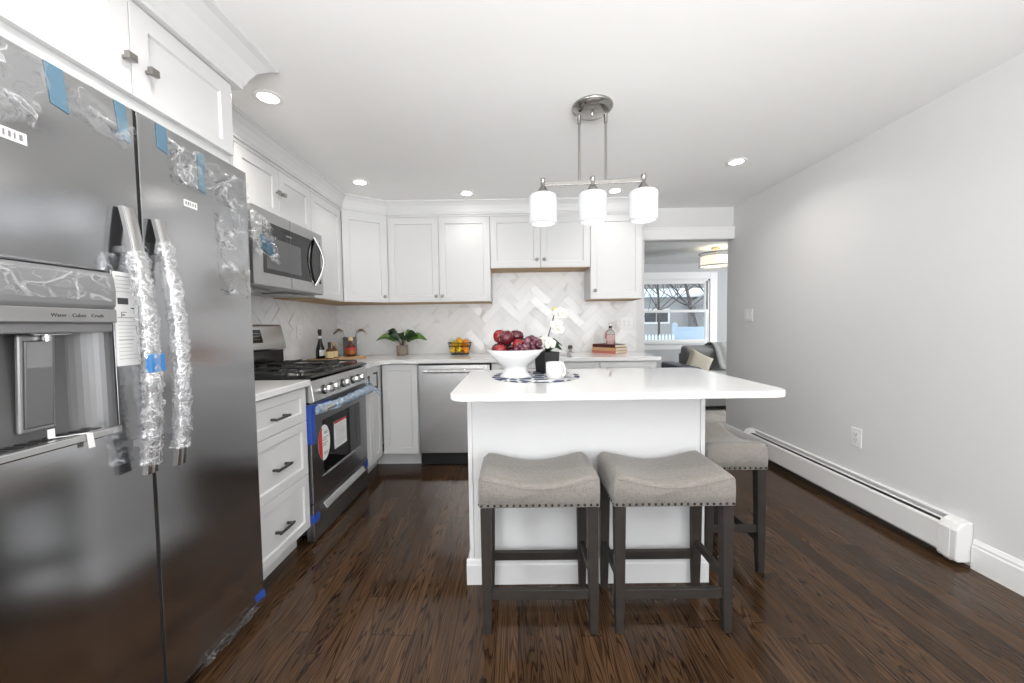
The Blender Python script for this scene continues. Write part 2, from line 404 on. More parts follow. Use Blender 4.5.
def tag(o, label, cat, group=None, kind=None):
    o['label'] = label; o['category'] = cat
    if group: o['group'] = group
    if kind: o['kind'] = kind
    return o


def thing(name, label, cat, loc=(0, 0, 0), group=None):
    o = bpy.data.objects.new(name, None); o.empty_display_size = 0.1; COL.objects.link(o); o.location = loc
    return tag(o, label, cat, group)


def copy_tree(o, parent=None):
    c = o.copy(); COL.objects.link(c)
    if parent is not None: c.parent = parent
    for ch in [k for k in bpy.data.objects if k.parent == o]: copy_tree(ch, c)
    return c


def text_mesh(name, txt, size, o, u, v, m, parent, align='CENTER'):
    cu = bpy.data.curves.new(name, 'FONT'); cu.body = txt; cu.size = size; cu.extrude = 0.0003; cu.align_x = align; cu.align_y = 'CENTER'; cu.resolution_u = 2
    t = bpy.data.objects.new(name, cu); COL.objects.link(t)
    bpy.context.view_layer.update()
    me = bpy.data.meshes.new_from_object(t.evaluated_get(bpy.context.evaluated_depsgraph_get()))
    bpy.data.objects.remove(t)
    u, v = Vector(u).normalized(), Vector(v).normalized(); n = u.cross(v)
    vs = [Vector(o) + u * a.co.x + v * a.co.y + n * a.co.z for a in me.vertices]
    b = MB(); b.add(vs, [tuple(p.vertices) for p in me.polygons])
    return b.build(name, m, parent)


def film_sheet(name, o, u, v, m, parent, nx=14, ny=14, amp=0.012, seed=0, edge=0.25, cut=None):
    """crumpled plastic sheet: parallelogram o + a*u + b*v, pushed along its normal"""
    o, u, v = Vector(o), Vector(u), Vector(v); n = u.cross(v).normalized(); vs, fs = [], []
    for j in range(ny + 1):
        for i in range(nx + 1):
            a, b = i / nx, j / ny
            da = edge * 0.5 * noise.noise(Vector((b * 4 + seed, seed * 3.1, 0))) * (1 if i in (0, nx) else 0.6)
            db = edge * 0.5 * noise.noise(Vector((a * 4 + seed, seed * 1.7, 5))) * (1 if j in (0, ny) else 0.6)
            q = Vector((a * 5 + seed, b * 5, seed))
            h = amp * (abs(noise.noise(q)) * 1.6 + 0.5 * abs(noise.noise(q * 2.7)) + 0.25 * noise.noise(q * 6))
            vs.append(o + u * (a + da) + v * (b + db) + n * (h + 0.0025))
    for j in range(ny):
        for i in range(nx):
            k = j * (nx + 1) + i; fs.append((k, k + 1, k + nx + 2, k + nx + 1))
    b = MB(); b.add(vs, fs, True)
    return b.build(name, m, parent)


# ---------------------------------------------------------------- dimensions
XL, XR, YW, H = -1.74, 2.1435, 3.757, 2.277      # left wall, right wall, back wall, ceiling
YN = -2.6                                       # rear wall behind the camera
YF = 7.25                                       # far living room wall
XE = 1.28                                       # end of the kitchen back wall
JB = 3.857                                      # far side of the back wall
XBASE, YBASE = -1.10, 3.132                     # faces of the base cabinet doors
XUP, YUP = -1.434, 3.463                        # faces of the wall cabinet doors
CT = 0.897                                      # counter top
ZU0, ZU1 = 1.382, 2.145                         # wall cabinets

# ---------------------------------------------------------------- room shell
struct(box(XL - .1, 6.0, YN - .1, YF + .1, -.1, 0).build('floor', floorm))
struct(box(XL - .1, XR + .1, YN - .1, JB, H, H + .1).build('ceiling', ceilp))
struct(box(XL - .1, 6.0, JB, YF + .1, H, H + .1).build('ceiling_living_room', ceilp))
# left wall with an unseen opening behind the camera, added for the fill lamp
b = MB(); b.box(XL - .1, XL, YN - .1, -1.9, 0, H); b.box(XL - .1, XL, -.5, JB, 0, H); b.box(XL - .1, XL, -1.9, -.5, 0, .7); b.box(XL - .1, XL, -1.9, -.5, 2.15, H)
struct(b.build('wall_left', wallp))
b = MB(); b.box(XR, XR + .1, YN - .1, -2.2, 0, H); b.box(XR, XR + .1, -.8, JB, 0, H); b.box(XR, XR + .1, -2.2, -.8, 0, .7); b.box(XR, XR + .1, -2.2, -.8, 2.1, H)  # opening behind the camera is added for the right fill lamp
struct(b.build('wall_right', wallp))
b = MB(); b.box(XL, XE, YW, JB, 0, H); b.box(XE, XR, YW, JB, 1.970, H)
struct(b.build('wall_back', wallp))
b = MB(); b.box(XL, -.68, YN - .1, YN, 0, H); b.box(1.58, XR, YN - .1, YN, 0, H); b.box(-.68, 1.58, YN - .1, YN, 2.15, H)
struct(b.build('wall_rear', wallp))
WX0, WX1, WZ0, WZ1 = 2.25, 3.70, 0.80, 1.98      # living room window hole
b = MB(); b.box(XL - .1, WX0, YF, YF + .12, 0, H); b.box(WX1, 6.0, YF, YF + .12, 0, H); b.box(WX0, WX1, YF, YF + .12, 0, WZ0); b.box(WX0, WX1, YF, YF + .12, WZ1, H)
struct(b.build('wall_far_living_room', wall2))
struct(box(XL - .1, XL, JB, YF, 0, H).build('wall_left_living_room', wall2))
struct(box(5.9, 6.0, JB, YF, 0, H).build('wall_right_living_room', wall2))
struct(box(XR + .1, 5.9, JB - .1, JB, 0, H).build('wall_near_living_room', wall2))
# head casing over the opening
b = MB(); b.box(1.225, XR - .001, YW - .022, YW - .0005, 1.972, 2.080); b.box(1.215, XR - .001, YW - .03, YW - .0005, 2.067, 2.087)
struct(b.build('trim_1', trimp, bevel=.003))


def baseboard(name, y0, y1):
    prof = [(0, 0), (.016, 0), (.016, .105), (.012, .112), (.012, .122), (.007, .132), (.004, .14), (0, .14)]
    return struct(MB().prism(prof, (XR - .0005, y0, 0), (-1, 0, 0), (0, 0, 1), (0, y1 - y0, 0)).build(name, trimp))


baseboard('baseboard_right', YN, 1.755)
baseboard('baseboard_right_far', 3.435, JB)
struct(box(XR + .1, 5.9, JB, JB + .015, 0, .12).build('baseboard_near_living_room', trimp))
struct(box(XL, 5.9, YF - .015, YF - .0005, 0, .12).build('baseboard_far_living_room', trimp))

# rear patio door frame and frames of two added side windows (behind the camera)
b = MB()
for x in (-.68, .42, 1.53): b.box(x, x + .05, YN - .06, YN - .02, 0, 2.15)
b.box(-.68, 1.58, YN - .06, YN - .02, 2.10, 2.15); b.box(-.68, 1.58, YN - .06, YN - .02, 0, .06)
struct(b.build('door_1', trimp))
b = MB()
for z in (.7, 1.4, 2.10): b.box(XL - .06, XL - .02, -1.9, -.5, z, z + .05)
for y in (-1.9, -.55): b.box(XL - .06, XL - .02, y, y + .05, .7, 2.15)
struct(b.build('added_window_left', trimp))  # added frame, unseen, around the left fill lamp
b = MB()
for z in (.7, 1.38, 2.05): b.box(XR + .02, XR + .06, -2.2, -.8, z, z + .05)
for y in (-2.2, -.85): b.box(XR + .02, XR + .06, y, y + .05, .7, 2.1)
struct(b.build('added_window_right', trimp))  # added frame, unseen, around the right fill lamp

# living room window: casing, sashes, panes
w = struct(thing('window_1', 'x', 'x', (WX0, YF, WZ0))); del w['label']; del w['category']
b = MB(); c = .135
b.box(WX0 - c, WX0, YF - .02, YF - .0005, WZ0 - .02, WZ1 + c); b.box(WX1, WX1 + c, YF - .02, YF - .0005, WZ0 - .02, WZ1 + c); b.box(WX0, WX1, YF - .02, YF - .0005, WZ1, WZ1 + c)
b.build('window_casing', trimp, w, bevel=.004)
b = MB(); b.box(WX0 - c - .02, WX1 + c + .02, YF - .06, YF + .05, WZ0 - .035, WZ0); b.box(WX0 - c, WX1 + c, YF - .018, YF - .0005, WZ0 - .14, WZ0 - .035)
b.build('window_sill', trimp, w, bevel=.004)
b = MB()
for x0, x1 in ((WX0, WX0 + .03), (WX1 - .03, WX1)): b.box(x0, x1, YF - .001, YF + .118, WZ0, WZ1)
b.box(WX0, WX1, YF - .001, YF + .118, WZ1 - .03, WZ1); b.build('window_jamb', trimp, w)
zm = 1.385
for nm, z0, z1, yy in (('lower_sash', WZ0, zm + .025, YF + .003), ('upper_sash', zm - .025, WZ1 - .03, YF + .036)):
    b = MB(); f = .048; a0, a1 = WX0 + .03, WX1 - .03
    b.box(a0, a0 + f, yy, yy + .03, z0, z1); b.box(a1 - f, a1, yy, yy + .03, z0, z1); b.box(a0 + f, a1 - f, yy, yy + .03, z0, z0 + f); b.box(a0 + f, a1 - f, yy, yy + .03, z1 - f, z1)
    s = b.build(nm, trimp, w, bevel=.003)
    box(a0 + f, a1 - f, yy + .012, yy + .016, z0 + f, z1 - f).build('pane', glass, s)


# ---------------------------------------------------------------- backsplash of herringbone tiles
def clip(poly, x0, x1, y0, y1):
    for ax, lim, sg in ((0, x0, 1), (0, x1, -1), (1, y0, 1), (1, y1, -1)):
        out = []
        for i in range(len(poly)):
            p, q = poly[i], poly[(i + 1) % len(poly)]; dp, dq = sg * (p[ax] - lim), sg * (q[ax] - lim)
            if dp >= 0: out.append(p)
            if (dp >= 0) != (dq >= 0):
                t = dp / (dp - dq); out.append(tuple(p[k] + t * (q[k] - p[k]) for k in (0, 1)))
        poly = out
        if not poly: return []
    return poly


def tiles(name, rects, to3, nrm, w=0.076, seed=3):
    rr = random.Random(seed); b = MB(); g = .0011 / w; cs = math.sqrt(.5)
    xs = [r[0] for r in rects] + [r[1] for r in rects]; zs = [r[2] for r in rects] + [r[3] for r in rects]
    cx, cz = (min(xs) + max(xs)) / 2, (min(zs) + max(zs)) / 2
    N = int(max(max(xs) - min(xs), max(zs) - min(zs)) / w) + 8
    for j in range(-N, N):
        for k in range(-N // 3, N // 3):
            for kind in (0, 1):
                x0, y0, dx, dy = (j + 6 * k, j, 3, 1) if kind == 0 else (j, j - 5 - 6 * k, 1, 3)
                pts = [(x0 + g, y0 + g), (x0 + dx - g, y0 + g), (x0 + dx - g, y0 + dy - g), (x0 + g, y0 + dy - g)]
                pts = [(cx + w * cs * (p - q), cz + w * cs * (p + q)) for p, q in pts]
                mx = sum(p[0] for p in pts) / 4; mz = sum(p[1] for p in pts) / 4
                if not (min(xs) - .3 < mx < max(xs) + .3 and min(zs) - .3 < mz < max(zs) + .3): continue
                tx, tz = rr.gauss(0, .021), rr.gauss(0, .021)
                for r in rects:
                    q = clip(pts, *r)
                    if len(q) < 3: continue
                    n = len(q)
                    fr = [to3(a, c, .0065 + tx * (a - mx) + tz * (c - mz)) for a, c in q]; bk = [to3(a, c, .001) for a, c in q]
                    fs = [tuple(range(n))] + [(i, n + i, n + (i + 1) % n, (i + 1) % n) for i in range(n)]
                    nn = (Vector(fr[1]) - Vector(fr[0])).cross(Vector(fr[2]) - Vector(fr[1]))
                    if nn.dot(Vector(nrm)) < 0: fs = [f[::-1] for f in fs]
                    b.add(fr + bk, fs)
    return b


back_rects = [(XL + .004, -.2, CT, 1.395), (-.2, .697, CT, 1.69), (.697, 1.2, CT, 1.395)]
s = struct(tiles('t', back_rects, lambda a, c, d: (a, YW - d, c), (0, -1, 0)).build('wall_back_tile', tilem))
b = MB()
for r in back_rects: b.box(r[0], r[1], YW - .004, YW - .0003, r[2], r[3])
b.build('grout', grout, s)
left_rects = [(1.6, YW - .008, CT, 1.415)]
s = struct(tiles('t', left_rects, lambda a, c, d: (XL + d, a, c), (1, 0, 0), seed=5).build('wall_left_tile', tilem))
box(XL + .0003, XL + .004, 1.6, YW - .008, CT, 1.415).build('grout', grout, s)

# ---------------------------------------------------------------- crown mouldings
crown_prof = [(0, -.018), (.002, -.018), (.002, 0), (.014, 0), (.014, .012), (.018, .018), (.022, .04), (.034, .072), (.052, .098), (.062, .104), (.062, .117), (0, .117)]


def crown(name, path, z0, prof=crown_prof, back=.03):
    """sweep profile (outward, up) along a plan path with mitred corners; outward is on the right of travel"""
    b = MB(); m = len(path); P = [Vector((p[0], p[1], 0)) for p in path]; rings = []
    for k in range(m):
        d0 = (P[k] - P[max(k - 1, 0)]); d1 = (P[min(k + 1, m - 1)] - P[k])
        if k == 0: d0 = d1
        if k == m - 1: d1 = d0
        n0 = Vector((d0.y, -d0.x, 0)).normalized(); n1 = Vector((d1.y, -d1.x, 0)).normalized()
        nm = (n0 + n1).normalized(); sc = 1 / max(.2, nm.dot(n0))
        rings.append([P[k] + nm * (sc * (a if a > 0 else -back)) + Vector((0, 0, z0 + c)) for a, c in prof])
    n = len(prof); vs = [v for r in rings for v in r]; fs = []
    for k in range(m - 1):
        for i in range(n): j = (i + 1) % n; fs.append((k * n + i, (k + 1) * n + i, (k + 1) * n + j, k * n + j))
    fs.append(tuple(range(n))); fs.append(tuple(range((m - 1) * n, m * n))[::-1]); b.add(vs, fs)
    o = b.build(name, white); bm = bmesh.new(); bm.from_mesh(o.data); bmesh.ops.recalc_face_normals(bm, faces=bm.faces); bm.to_mesh(o.data); bm.free()
    return struct(o)


DX0, DY0 = XUP, 3.240     # diagonal cabinet face ends
DX1, DY1 = -1.125, YUP
crown('trim_2', [(1.163, YUP + .27), (1.163, YUP), (DX1, DY1), (DX0, DY0), (XUP, 1.58)][::-1], ZU1 + .0155)
big = [(0, 0), (.020, 0), (.020, .014), (.026, .022), (.034, .045), (.056, .085), (.090, .115), (.112, .124), (.112, .1388), (0, .1388)]
crown('trim_3', [(-1.104, .60), (-1.104, 1.572), (XL + .01, 1.572)], 2.1375, big)


# ---------------------------------------------------------------- cabinets
def knob_mb(p, n):
    return MB().lathe(p, [(.005, 0), (.005, .012), (.008, .014), (.0145, .018), (.0155, .024), (.013, .029), (.006, .031), (0, .031)], 16, n)


def square_knob(p, n, u):
    p, n, u = Vector(p), Vector(n), Vector(u); b = MB(); b.lathe(p, [(.006, 0), (.006, .016)], 12, n)
    b.obox(p + n * .022, u * .0135, Vector((0, 0, .0105)), n * .0075); return b


def pull_mb(p, n, u, L):
    """bar pull centred at p on the face"""
    p, n, u = Vector(p), Vector(n), Vector(u); b = MB(); t = n.cross(u).normalized()
    b.obox(p + n * .030, u * (L / 2), t * .0055, n * .0045)
    for k in (-1, 1): b.obox(p + u * (k * (L / 2 - .012)) + n * .0135, u * .006, t * .0055, n * .0135)
    return b


ZV = Vector((0, 0, 1))


def wall_cabinet(label, o, u, n, w, z0, z1, depth, doors, knobs, group=None, knobfn=None, name='wall_cabinet'):
    """o: left end of the door face line (viewed from outside, at floor), u along, n outward; doors: list of (a0,a1)"""
    o, u, n = Vector(o), Vector(u).normalized(), Vector(n).normalized()
    base = o + u * (w / 2) - n * (depth / 2) + ZV * z0
    t = thing(name, label, 'cabinet', base, group)
    f = o - n * .021
    b = MB(); b.obox(f + u * (w / 2) - n * ((depth - .021) / 2) + ZV * ((z0 + z1) / 2 + .003), u * (w / 2 - .0008), n * ((depth - .021) / 2), ZV * ((z1 - z0) / 2 - .003))
    b.build('body', white, t, bevel=.001)
    b = MB(); b.obox(f + u * (w / 2) - n * ((depth - .021) / 2) + ZV * (z0 + .0028), u * (w / 2 - .001), n * ((depth - .021) / 2), ZV * .0028); b.build('bottom_panel', ply, t)
    for i, (a0, a1) in enumerate(doors):
        d = MB().shaker(o - n * .020 + u * (a0 + .0015) + ZV * (z0 + .006), u, n, a1 - a0 - .003, z1 - z0 - .010).build('door', white, t, bevel=.0012)
        if knobs and knobs[i]:
            ka, kz = knobs[i]; p = o + u * ka + ZV * kz
            (knobfn(p, n, u) if knobfn else knob_mb(p, n)).build('knob', knobm, d, bevel=.0015 if knobfn else 0)
    return t


EY, EX = Vector((0, 1, 0)), Vector((1, 0, 0))
# over the fridge (deep), doors meet at Y 1.145
t = wall_cabinet('wide white two-door cabinet above the stainless refrigerator', (-1.104, .72, 0), EY, EX, .832, 1.802, 2.137, .63, [(0, .425), (.425, .832)], [(.403, 1.951), (.472, 1.951)], knobfn=square_knob)
for ch in [o for o in bpy.data.objects if o.parent == t and o.name.startswith('door')]:   # doors stop above a bottom rail
    for v in ch.data.vertices:
        if v.co.z < .03: v.co.z += .05
        elif v.co.z < .09: v.co.z += .03
# side panel that boxes the fridge in
tag(box(XL + .001, -1.125, 1.5535, 1.572, 1.80, 2.137).build('cabinet_end_panel', white, bevel=.001), 'narrow white end panel closing the right side of the cabinet above the refrigerator', 'panel')
wall_cabinet('small white two-door cabinet directly above the microwave', (XUP, 2.015, 0), EY, EX, .745, 1.830, ZU1, .305, [(0, .372), (.372, .745)], [(.347, 1.995), (.397, 1.995)], knobfn=square_knob)
wall_cabinet('tall narrow white wall cabinet right of the microwave', (XUP, 2.762, 0), EY, EX, DY0 - 2.764, ZU0, ZU1, .305, [(0, DY0 - 2.766)], [None])
tag(box(XL + .001, XUP - .021, 1.574, 2.014, 1.83, ZU1).build('filler_panel', white), 'white filler panel between the refrigerator cabinet and the cabinet above the microwave', 'panel')
# diagonal corner cabinet
du = Vector((DX1 - DX0, DY1 - DY0, 0)); dw = du.length; du.normalize(); dn = Vector((du.y, -du.x, 0))
t = thing('corner_wall_cabinet', 'white diagonal wall cabinet set across the corner of the kitchen', 'cabinet', (-1.5, 3.5, ZU0))
pl = [(XL + .001, DY0 + .002), (DX0 - .021, DY0 + .002), (DX0 - .021 * .3, DY0 + .018), (DX1 - .016, DY1 + .008), (DX1 - .002, DY1 + .021), (DX1 - .002, YW - .001), (XL + .001, YW - .001)]
MB().prism(pl, (0, 0, ZU0 + .005), EX, EY, (0, 0, ZU1 - ZU0 - .006)).build('body', white, t)
MB().prism(pl, (0, 0, ZU0), EX, EY, (0, 0, .005)).build('bottom_panel', ply, t)
d = MB().shaker(Vector((DX0, DY0, ZU0 + .006)) + du * .003 - dn * .012, du, dn, dw - .006, ZU1 - ZU0 - .010).build('door', white, t, bevel=.0012)
knob_mb(Vector((DX0, DY0, 1.437)) + du * (dw - .04) + dn * .008, dn).build('knob', knobm, d)
NB = Vector((0, -1, 0))
wall_cabinet('white two-door wall cabinet above the dishwasher, left of the raised cabinet', (-1.122, YUP, 0), EX, NB, .920, ZU0, ZU1, .293, [(0, .458), (.458, .920)], [(.432, 1.437), (.487, 1.437)])
wall_cabinet('short raised white two-door cabinet above the sink', (-.200, YUP, 0), EX, NB, .896, 1.677, ZU1, .293, [(0, .449), (.449, .896)], [(.415, 1.752), (.483, 1.752)])
wall_cabinet('white single-door wall cabinet at the right end, beside the opening', (.698, YUP, 0), EX, NB, .464, ZU0 + .006, ZU1, .293, [(0, .464)], [(.037, 1.467)])


def base_cabinet(label, o, u, n, w, depth, fronts, name='base_cabinet', ext=(0, 0), z0=.108, z1=.862):
    """fronts: (kind, a0, a1, b0, b1, pull(a,z,vertical) or None)"""
    o, u, n = Vector(o), Vector(u).normalized(), Vector(n).normalized()
    t = thing(name, label, 'cabinet', o + u * (w / 2) - n * (depth / 2))
    f = o - n * .021
    b = MB(); dd = (depth - .021) / 2; zc = (z0 + z1) / 2 + .001; hz = (z1 - z0) / 2
    if name == 'sink_cabinet':   # open-topped carcass around the sink
        for k in (.009, w - .009): b.obox(f + u * k - n * dd + ZV * zc, u * .0082, n * dd, ZV * hz)
        b.obox(f + u * (w / 2) - n * dd + ZV * (z0 + .009), u * (w / 2 - .018), n * dd, ZV * .009)
        b.obox(f + u * (w / 2) - n * .009 + ZV * zc, u * (w / 2 - .018), n * .009, ZV * hz)
    else: b.obox(f + u * (w / 2) - n * dd + ZV * zc, u * (w / 2 - .0008), n * dd, ZV * hz)
    b.build('body', white, t)
    b = MB(); b.obox(o - n * (.078 + (depth - .078) / 2) + u * ((w + ext[1] - ext[0]) / 2) + ZV * (z0 / 2), u * ((w + ext[0] + ext[1]) / 2 - .001), n * ((depth - .078) / 2), ZV * (z0 / 2 - .0005)); b.build('toe_kick', white, t)
    for kind, a0, a1, b0, b1, pl_ in fronts:
        d = MB().shaker(o - n * .020 + u * (a0 + .0015) + ZV * (b0 + .0015), u, n, a1 - a0 - .003, b1 - b0 - .003, st=.05 if kind == 'door' else .045).build(kind, white, t, bevel=.0012)
        if pl_:
            a, zz, vert, L = pl_; pull_mb(o + u * a + ZV * zz - n * (0 if vert else .009), n, ZV if vert else u, L).build('handle', pull, d, bevel=.0015)
    return t


base_cabinet('white three-drawer base cabinet between refrigerator and range', (XBASE, 1.548, 0), EY, EX, .449, .635,
             [('drawer', 0, .449, .682, .858, (.215, .754, False, .115)), ('drawer', 0, .449, .396, .682, (.215, .520, False, .115)), ('drawer', 0, .449, .108, .396, (.215, .228, False, .115))], name='drawer_cabinet')
# left run corner cabinet: two doors facing right
base_cabinet('white two-door base cabinet right of the range, in the left run', (XBASE, 2.775, 0), EY, EX, 3.131 - 2.775, .635,
             [('door', 0, .160, .108, .858, (.022, .745, True, .13)), ('door', .160, .354, .108, .858, (.030, .755, True, .13) and (.190, .755, True, .13))], ext=(0, .078))
base_cabinet('narrow white corner base cabinet left of the dishwasher', (XBASE + .001, YBASE, 0), EX, NB, .302, .620, [('door', .008, .300, .108, .858, None)], ext=(.078, 0))
base_cabinet('white sink base cabinet right of the dishwasher, partly behind the island', (-.186, YBASE, 0), EX, NB, .890, .620,
             [('drawer_front', 0, .890, .70, .858, None), ('door', 0, .445, .108, .70, None), ('door', .445, .890, .108, .70, None)], name='sink_cabinet')
base_cabinet('white base cabinet at the right end of the back counter', (.706, YBASE, 0), EX, NB, .462, .620,
             [('drawer', 0, .462, .70, .858, (.231, .78, False, .13)), ('door', 0, .462, .108, .70, None)])

# countertops
tag(box(XL + .0065, XBASE + .027, 1.545, 2.0, CT - .031, CT).build('countertop', quartz, bevel=.003), 'short white quartz countertop over the drawer cabinet beside the refrigerator', 'countertop')
SX0, SX1, SY0, SY1 = .0, .50, 3.25, 3.63
b = MB()
pl = [(XL + .0065, 2.776), (XBASE + .027, 2.776), (XBASE + .027, 3.04), (XBASE + .085, YBASE - .027), (SX0, YBASE - .027), (SX0, YW - .0075), (XL + .0065, YW - .0075)]
b.prism(pl, (0, 0, CT - .031), EX, EY, (0, 0, .031))
b.box(SX0, SX1, YBASE - .027, SY0, CT - .031, CT); b.box(SX0, SX1, SY1, YW - .0075, CT - .031, CT); b.box(SX1, 1.195, YBASE - .027, YW - .0075, CT - .031, CT)
tag(b.build('countertop', quartz), 'long white quartz countertop wrapping the corner and running along the back wall', 'countertop')
t = thing('sink', 'undermount stainless sink in the back countertop behind the orchid', 'sink', (.255, 3.44, .70))
b = MB(); zt, zb = CT - .032, .69; r = .012
b.box(SX0 - r, SX1 + r, SY0 - r, SY0, zb, zt); b.box(SX0 - r, SX1 + r, SY1, SY1 + r, zb, zt); b.box(SX0 - r, SX0, SY0, SY1, zb, zt); b.box(SX1, SX1 + r, SY0, SY1, zb, zt); b.box(SX0, SX1, SY0, SY1, zb - r, zb)
b.build('basin', steel_l, t)
MB().lathe((.255, 3.44, zb), [(.04, 0), (.04, .003), (.02, .004)], 20).build('drain', chrome, t)
t = thing('soap_dispenser', 'short dark metal fixture standing on the counter behind the sink', 'dispenser', (.545, 3.69, CT))
MB().lathe((.545, 3.69, CT), [(.024, 0), (.024, .006), (.013, .012), (.013, .035)], 20).build('base', steel_d, t)
MB().lathe((.545, 3.69, CT + .035), [(.02, 0), (.022, .012), (.021, .028), (.008, .034), (0, .034)], 20).build('cap', pull, t)

# ---------------------------------------------------------------- refrigerator
FX = -1.05; FY0, FYM, FY1 = .635, 1.090, 1.535; FZ0, FZ1 = .060, 1.785
fr = thing('refrigerator', 'large stainless two-door refrigerator with clear film and blue tape still on it', 'refrigerator', (-1.4, 1.085, 0))
box(XL + .02, FX - .075, FY0 + .005, FY1 - .003, .03, FZ1 - .012).build('case', greyp, fr, bevel=.003)
box(FX - .12, FX - .045, FY0 + .02, FY1 - .02, .004, .056).build('kick_grille', black, fr)
box(FX - .074, FX - .0045, FYM - .0048, FYM + .0048, FZ0, FZ1).build('door_gasket', gap, fr)
# fridge door (right)
box(FX - .070, FX, FYM + .005, FY1, FZ0, FZ1).build('refrigerator_door', steel_f, fr, bevel=.0015, seg=2)
# freezer door (left) with a hole for the dispenser
D0, D1, DZ0, DZ1 = .715, 1.000, .915, 1.322
o = Vector((FX - .070, FY0, FZ0)); b = MB(); hh, ww = FZ1 - FZ0, FYM - .005 - FY0
P = lambda y, z, x: (x, y, z)
R1 = [(FY0, FZ0), (FYM - .005, FZ0), (FYM - .005, FZ1), (FY0, FZ1)]; R2 = [(D0, DZ0), (D1, DZ0), (D1, DZ1), (D0, DZ1)]
vs = [P(y, z, FX - .070) for y, z in R1] + [P(y, z, FX) for y, z in R1] + [P(y, z, FX) for y, z in R2] + [P(y, z, FX - .066) for y, z in R2]
fs = [(0, 3, 2, 1)]
for k in range(3):
    for i in range(4): j = (i + 1) % 4; fs.append((4 * k + i, 4 * k + j, 4 * k + 4 + j, 4 * k + 4 + i))
fs.append((12, 13, 14, 15)); b.add(vs, fs)
b.build('freezer_door', steel_f, fr, bevel=.006, seg=3)
# dispenser
dp = MB()
XB = FX - .062
dp.box(XB - .003, XB + .002, D0 + .004, D1 - .004, DZ0 + .004, 1.235)           # back of the niche
dp.prism([(0, 0), (.062, 0)] + [(.062 * (1 - math.sin(q_ * PI / 20)) , .075 * (1 - math.cos(q_ * PI / 20))) for q_ in range(1, 11)], (XB, D1 - .0035, DZ0 + .004), EX, (0, -1, 0), (0, 0, .29))   # curved side wall
dp.prism([(0, 0), (.062, 0)] + [(.062 * (1 - math.sin(q_ * PI / 20)) , .075 * (1 - math.cos(q_ * PI / 20))) for q_ in range(1, 11)], (XB, D0 + .0035, DZ0 + .004), EX, (0, 1, 0), (0, 0, .29))
dsp = dp.build('dispenser', nichem, fr)
b = MB(); b.prism([(-.05, 0), (.004, 0), (.014, .012), (.016, .05), (.012, .085), (.002, .098), (-.05, .098)], (FX, D0 + .002, 1.222), EX, ZV, (0, D1 - D0 - .004, 0)); b.build('display_panel', greyp, dsp, bevel=.003)
box(FX - .03, FX + .0155, D0 + .003, D1 - .003, 1.190, 1.2245).build('button_strip', greyp2, dsp, bevel=.003)
box(FX - .055, FX + .006, D0 + .006, D1 - .006, 1.166, 1.190).build('canopy', greyp, dsp, bevel=.004)
for k, (tx, yy) in enumerate((('Water', .868), ('Cubes', .909), ('Crush', .949))):
    text_mesh('lettering', tx, .0115, (FX + .016, yy, 1.207), EY, ZV, inkd, dsp)
b = MB(); b.obox((XB + .014, .868, 1.052), (0, .035, 0), (.006, 0, .112), (.006, 0, 0)); b.build('paddle_frame', greyp2, dsp, bevel=.008, seg=3)
b = MB(); b.obox((XB + .021, .868, 1.05), (0, .028, 0), (.006, 0, .100), (.003, 0, 0)); b.build('paddle', steel_d, dsp, bevel=.004)
b = MB(); b.obox((XB + .0265, .868, 1.103), (0, .023, 0), (.003, 0, .044), (.0008, 0, 0)); b.build('paddle_film', paper if False else greyp2, dsp)
b = MB(); b.tube([(XB + .035, .850, 1.164), (XB + .035, .925, 1.164)], .005, 8); b.cyl((XB + .035, .878, 1.163), (XB + .035, .878, 1.148), .008); b.build('nozzle', chrome, dsp)
b = MB(); b.box(XB, FX + .012, D0 + .002, D1 - .002, DZ0 - .014, DZ0 + .006); b.build('drip_tray', steel_l, dsp, bevel=.004)
b = MB()
for k in range(9): b.box(XB + .012, FX - .012, D0 + .03 + k * .026, D0 + .045 + k * .026, DZ0 + .006, DZ0 + .0075)
b.build('tray_slots', black, dsp)
b = MB(); q = [(FX - .02, .868, DZ0 + .03), (FX - .02, .868, DZ0 + .009), (FX - .004, .885, DZ0 + .009), (FX + .003, .905, DZ0 + .008), (FX + .0135, .917, DZ0 + .006), (FX + .0145, .920, DZ0 - .03)]
vs = []
for p in q: vs += [Vector(p) + Vector((0, -.007, 0)), Vector(p) + Vector((0, .007, 0))]
b.add(vs, [(2 * i, 2 * i + 1, 2 * i + 3, 2 * i + 2) for i in range(len(q) - 1)]); b.build('paper_tape', paper, dsp, solid=.0008)


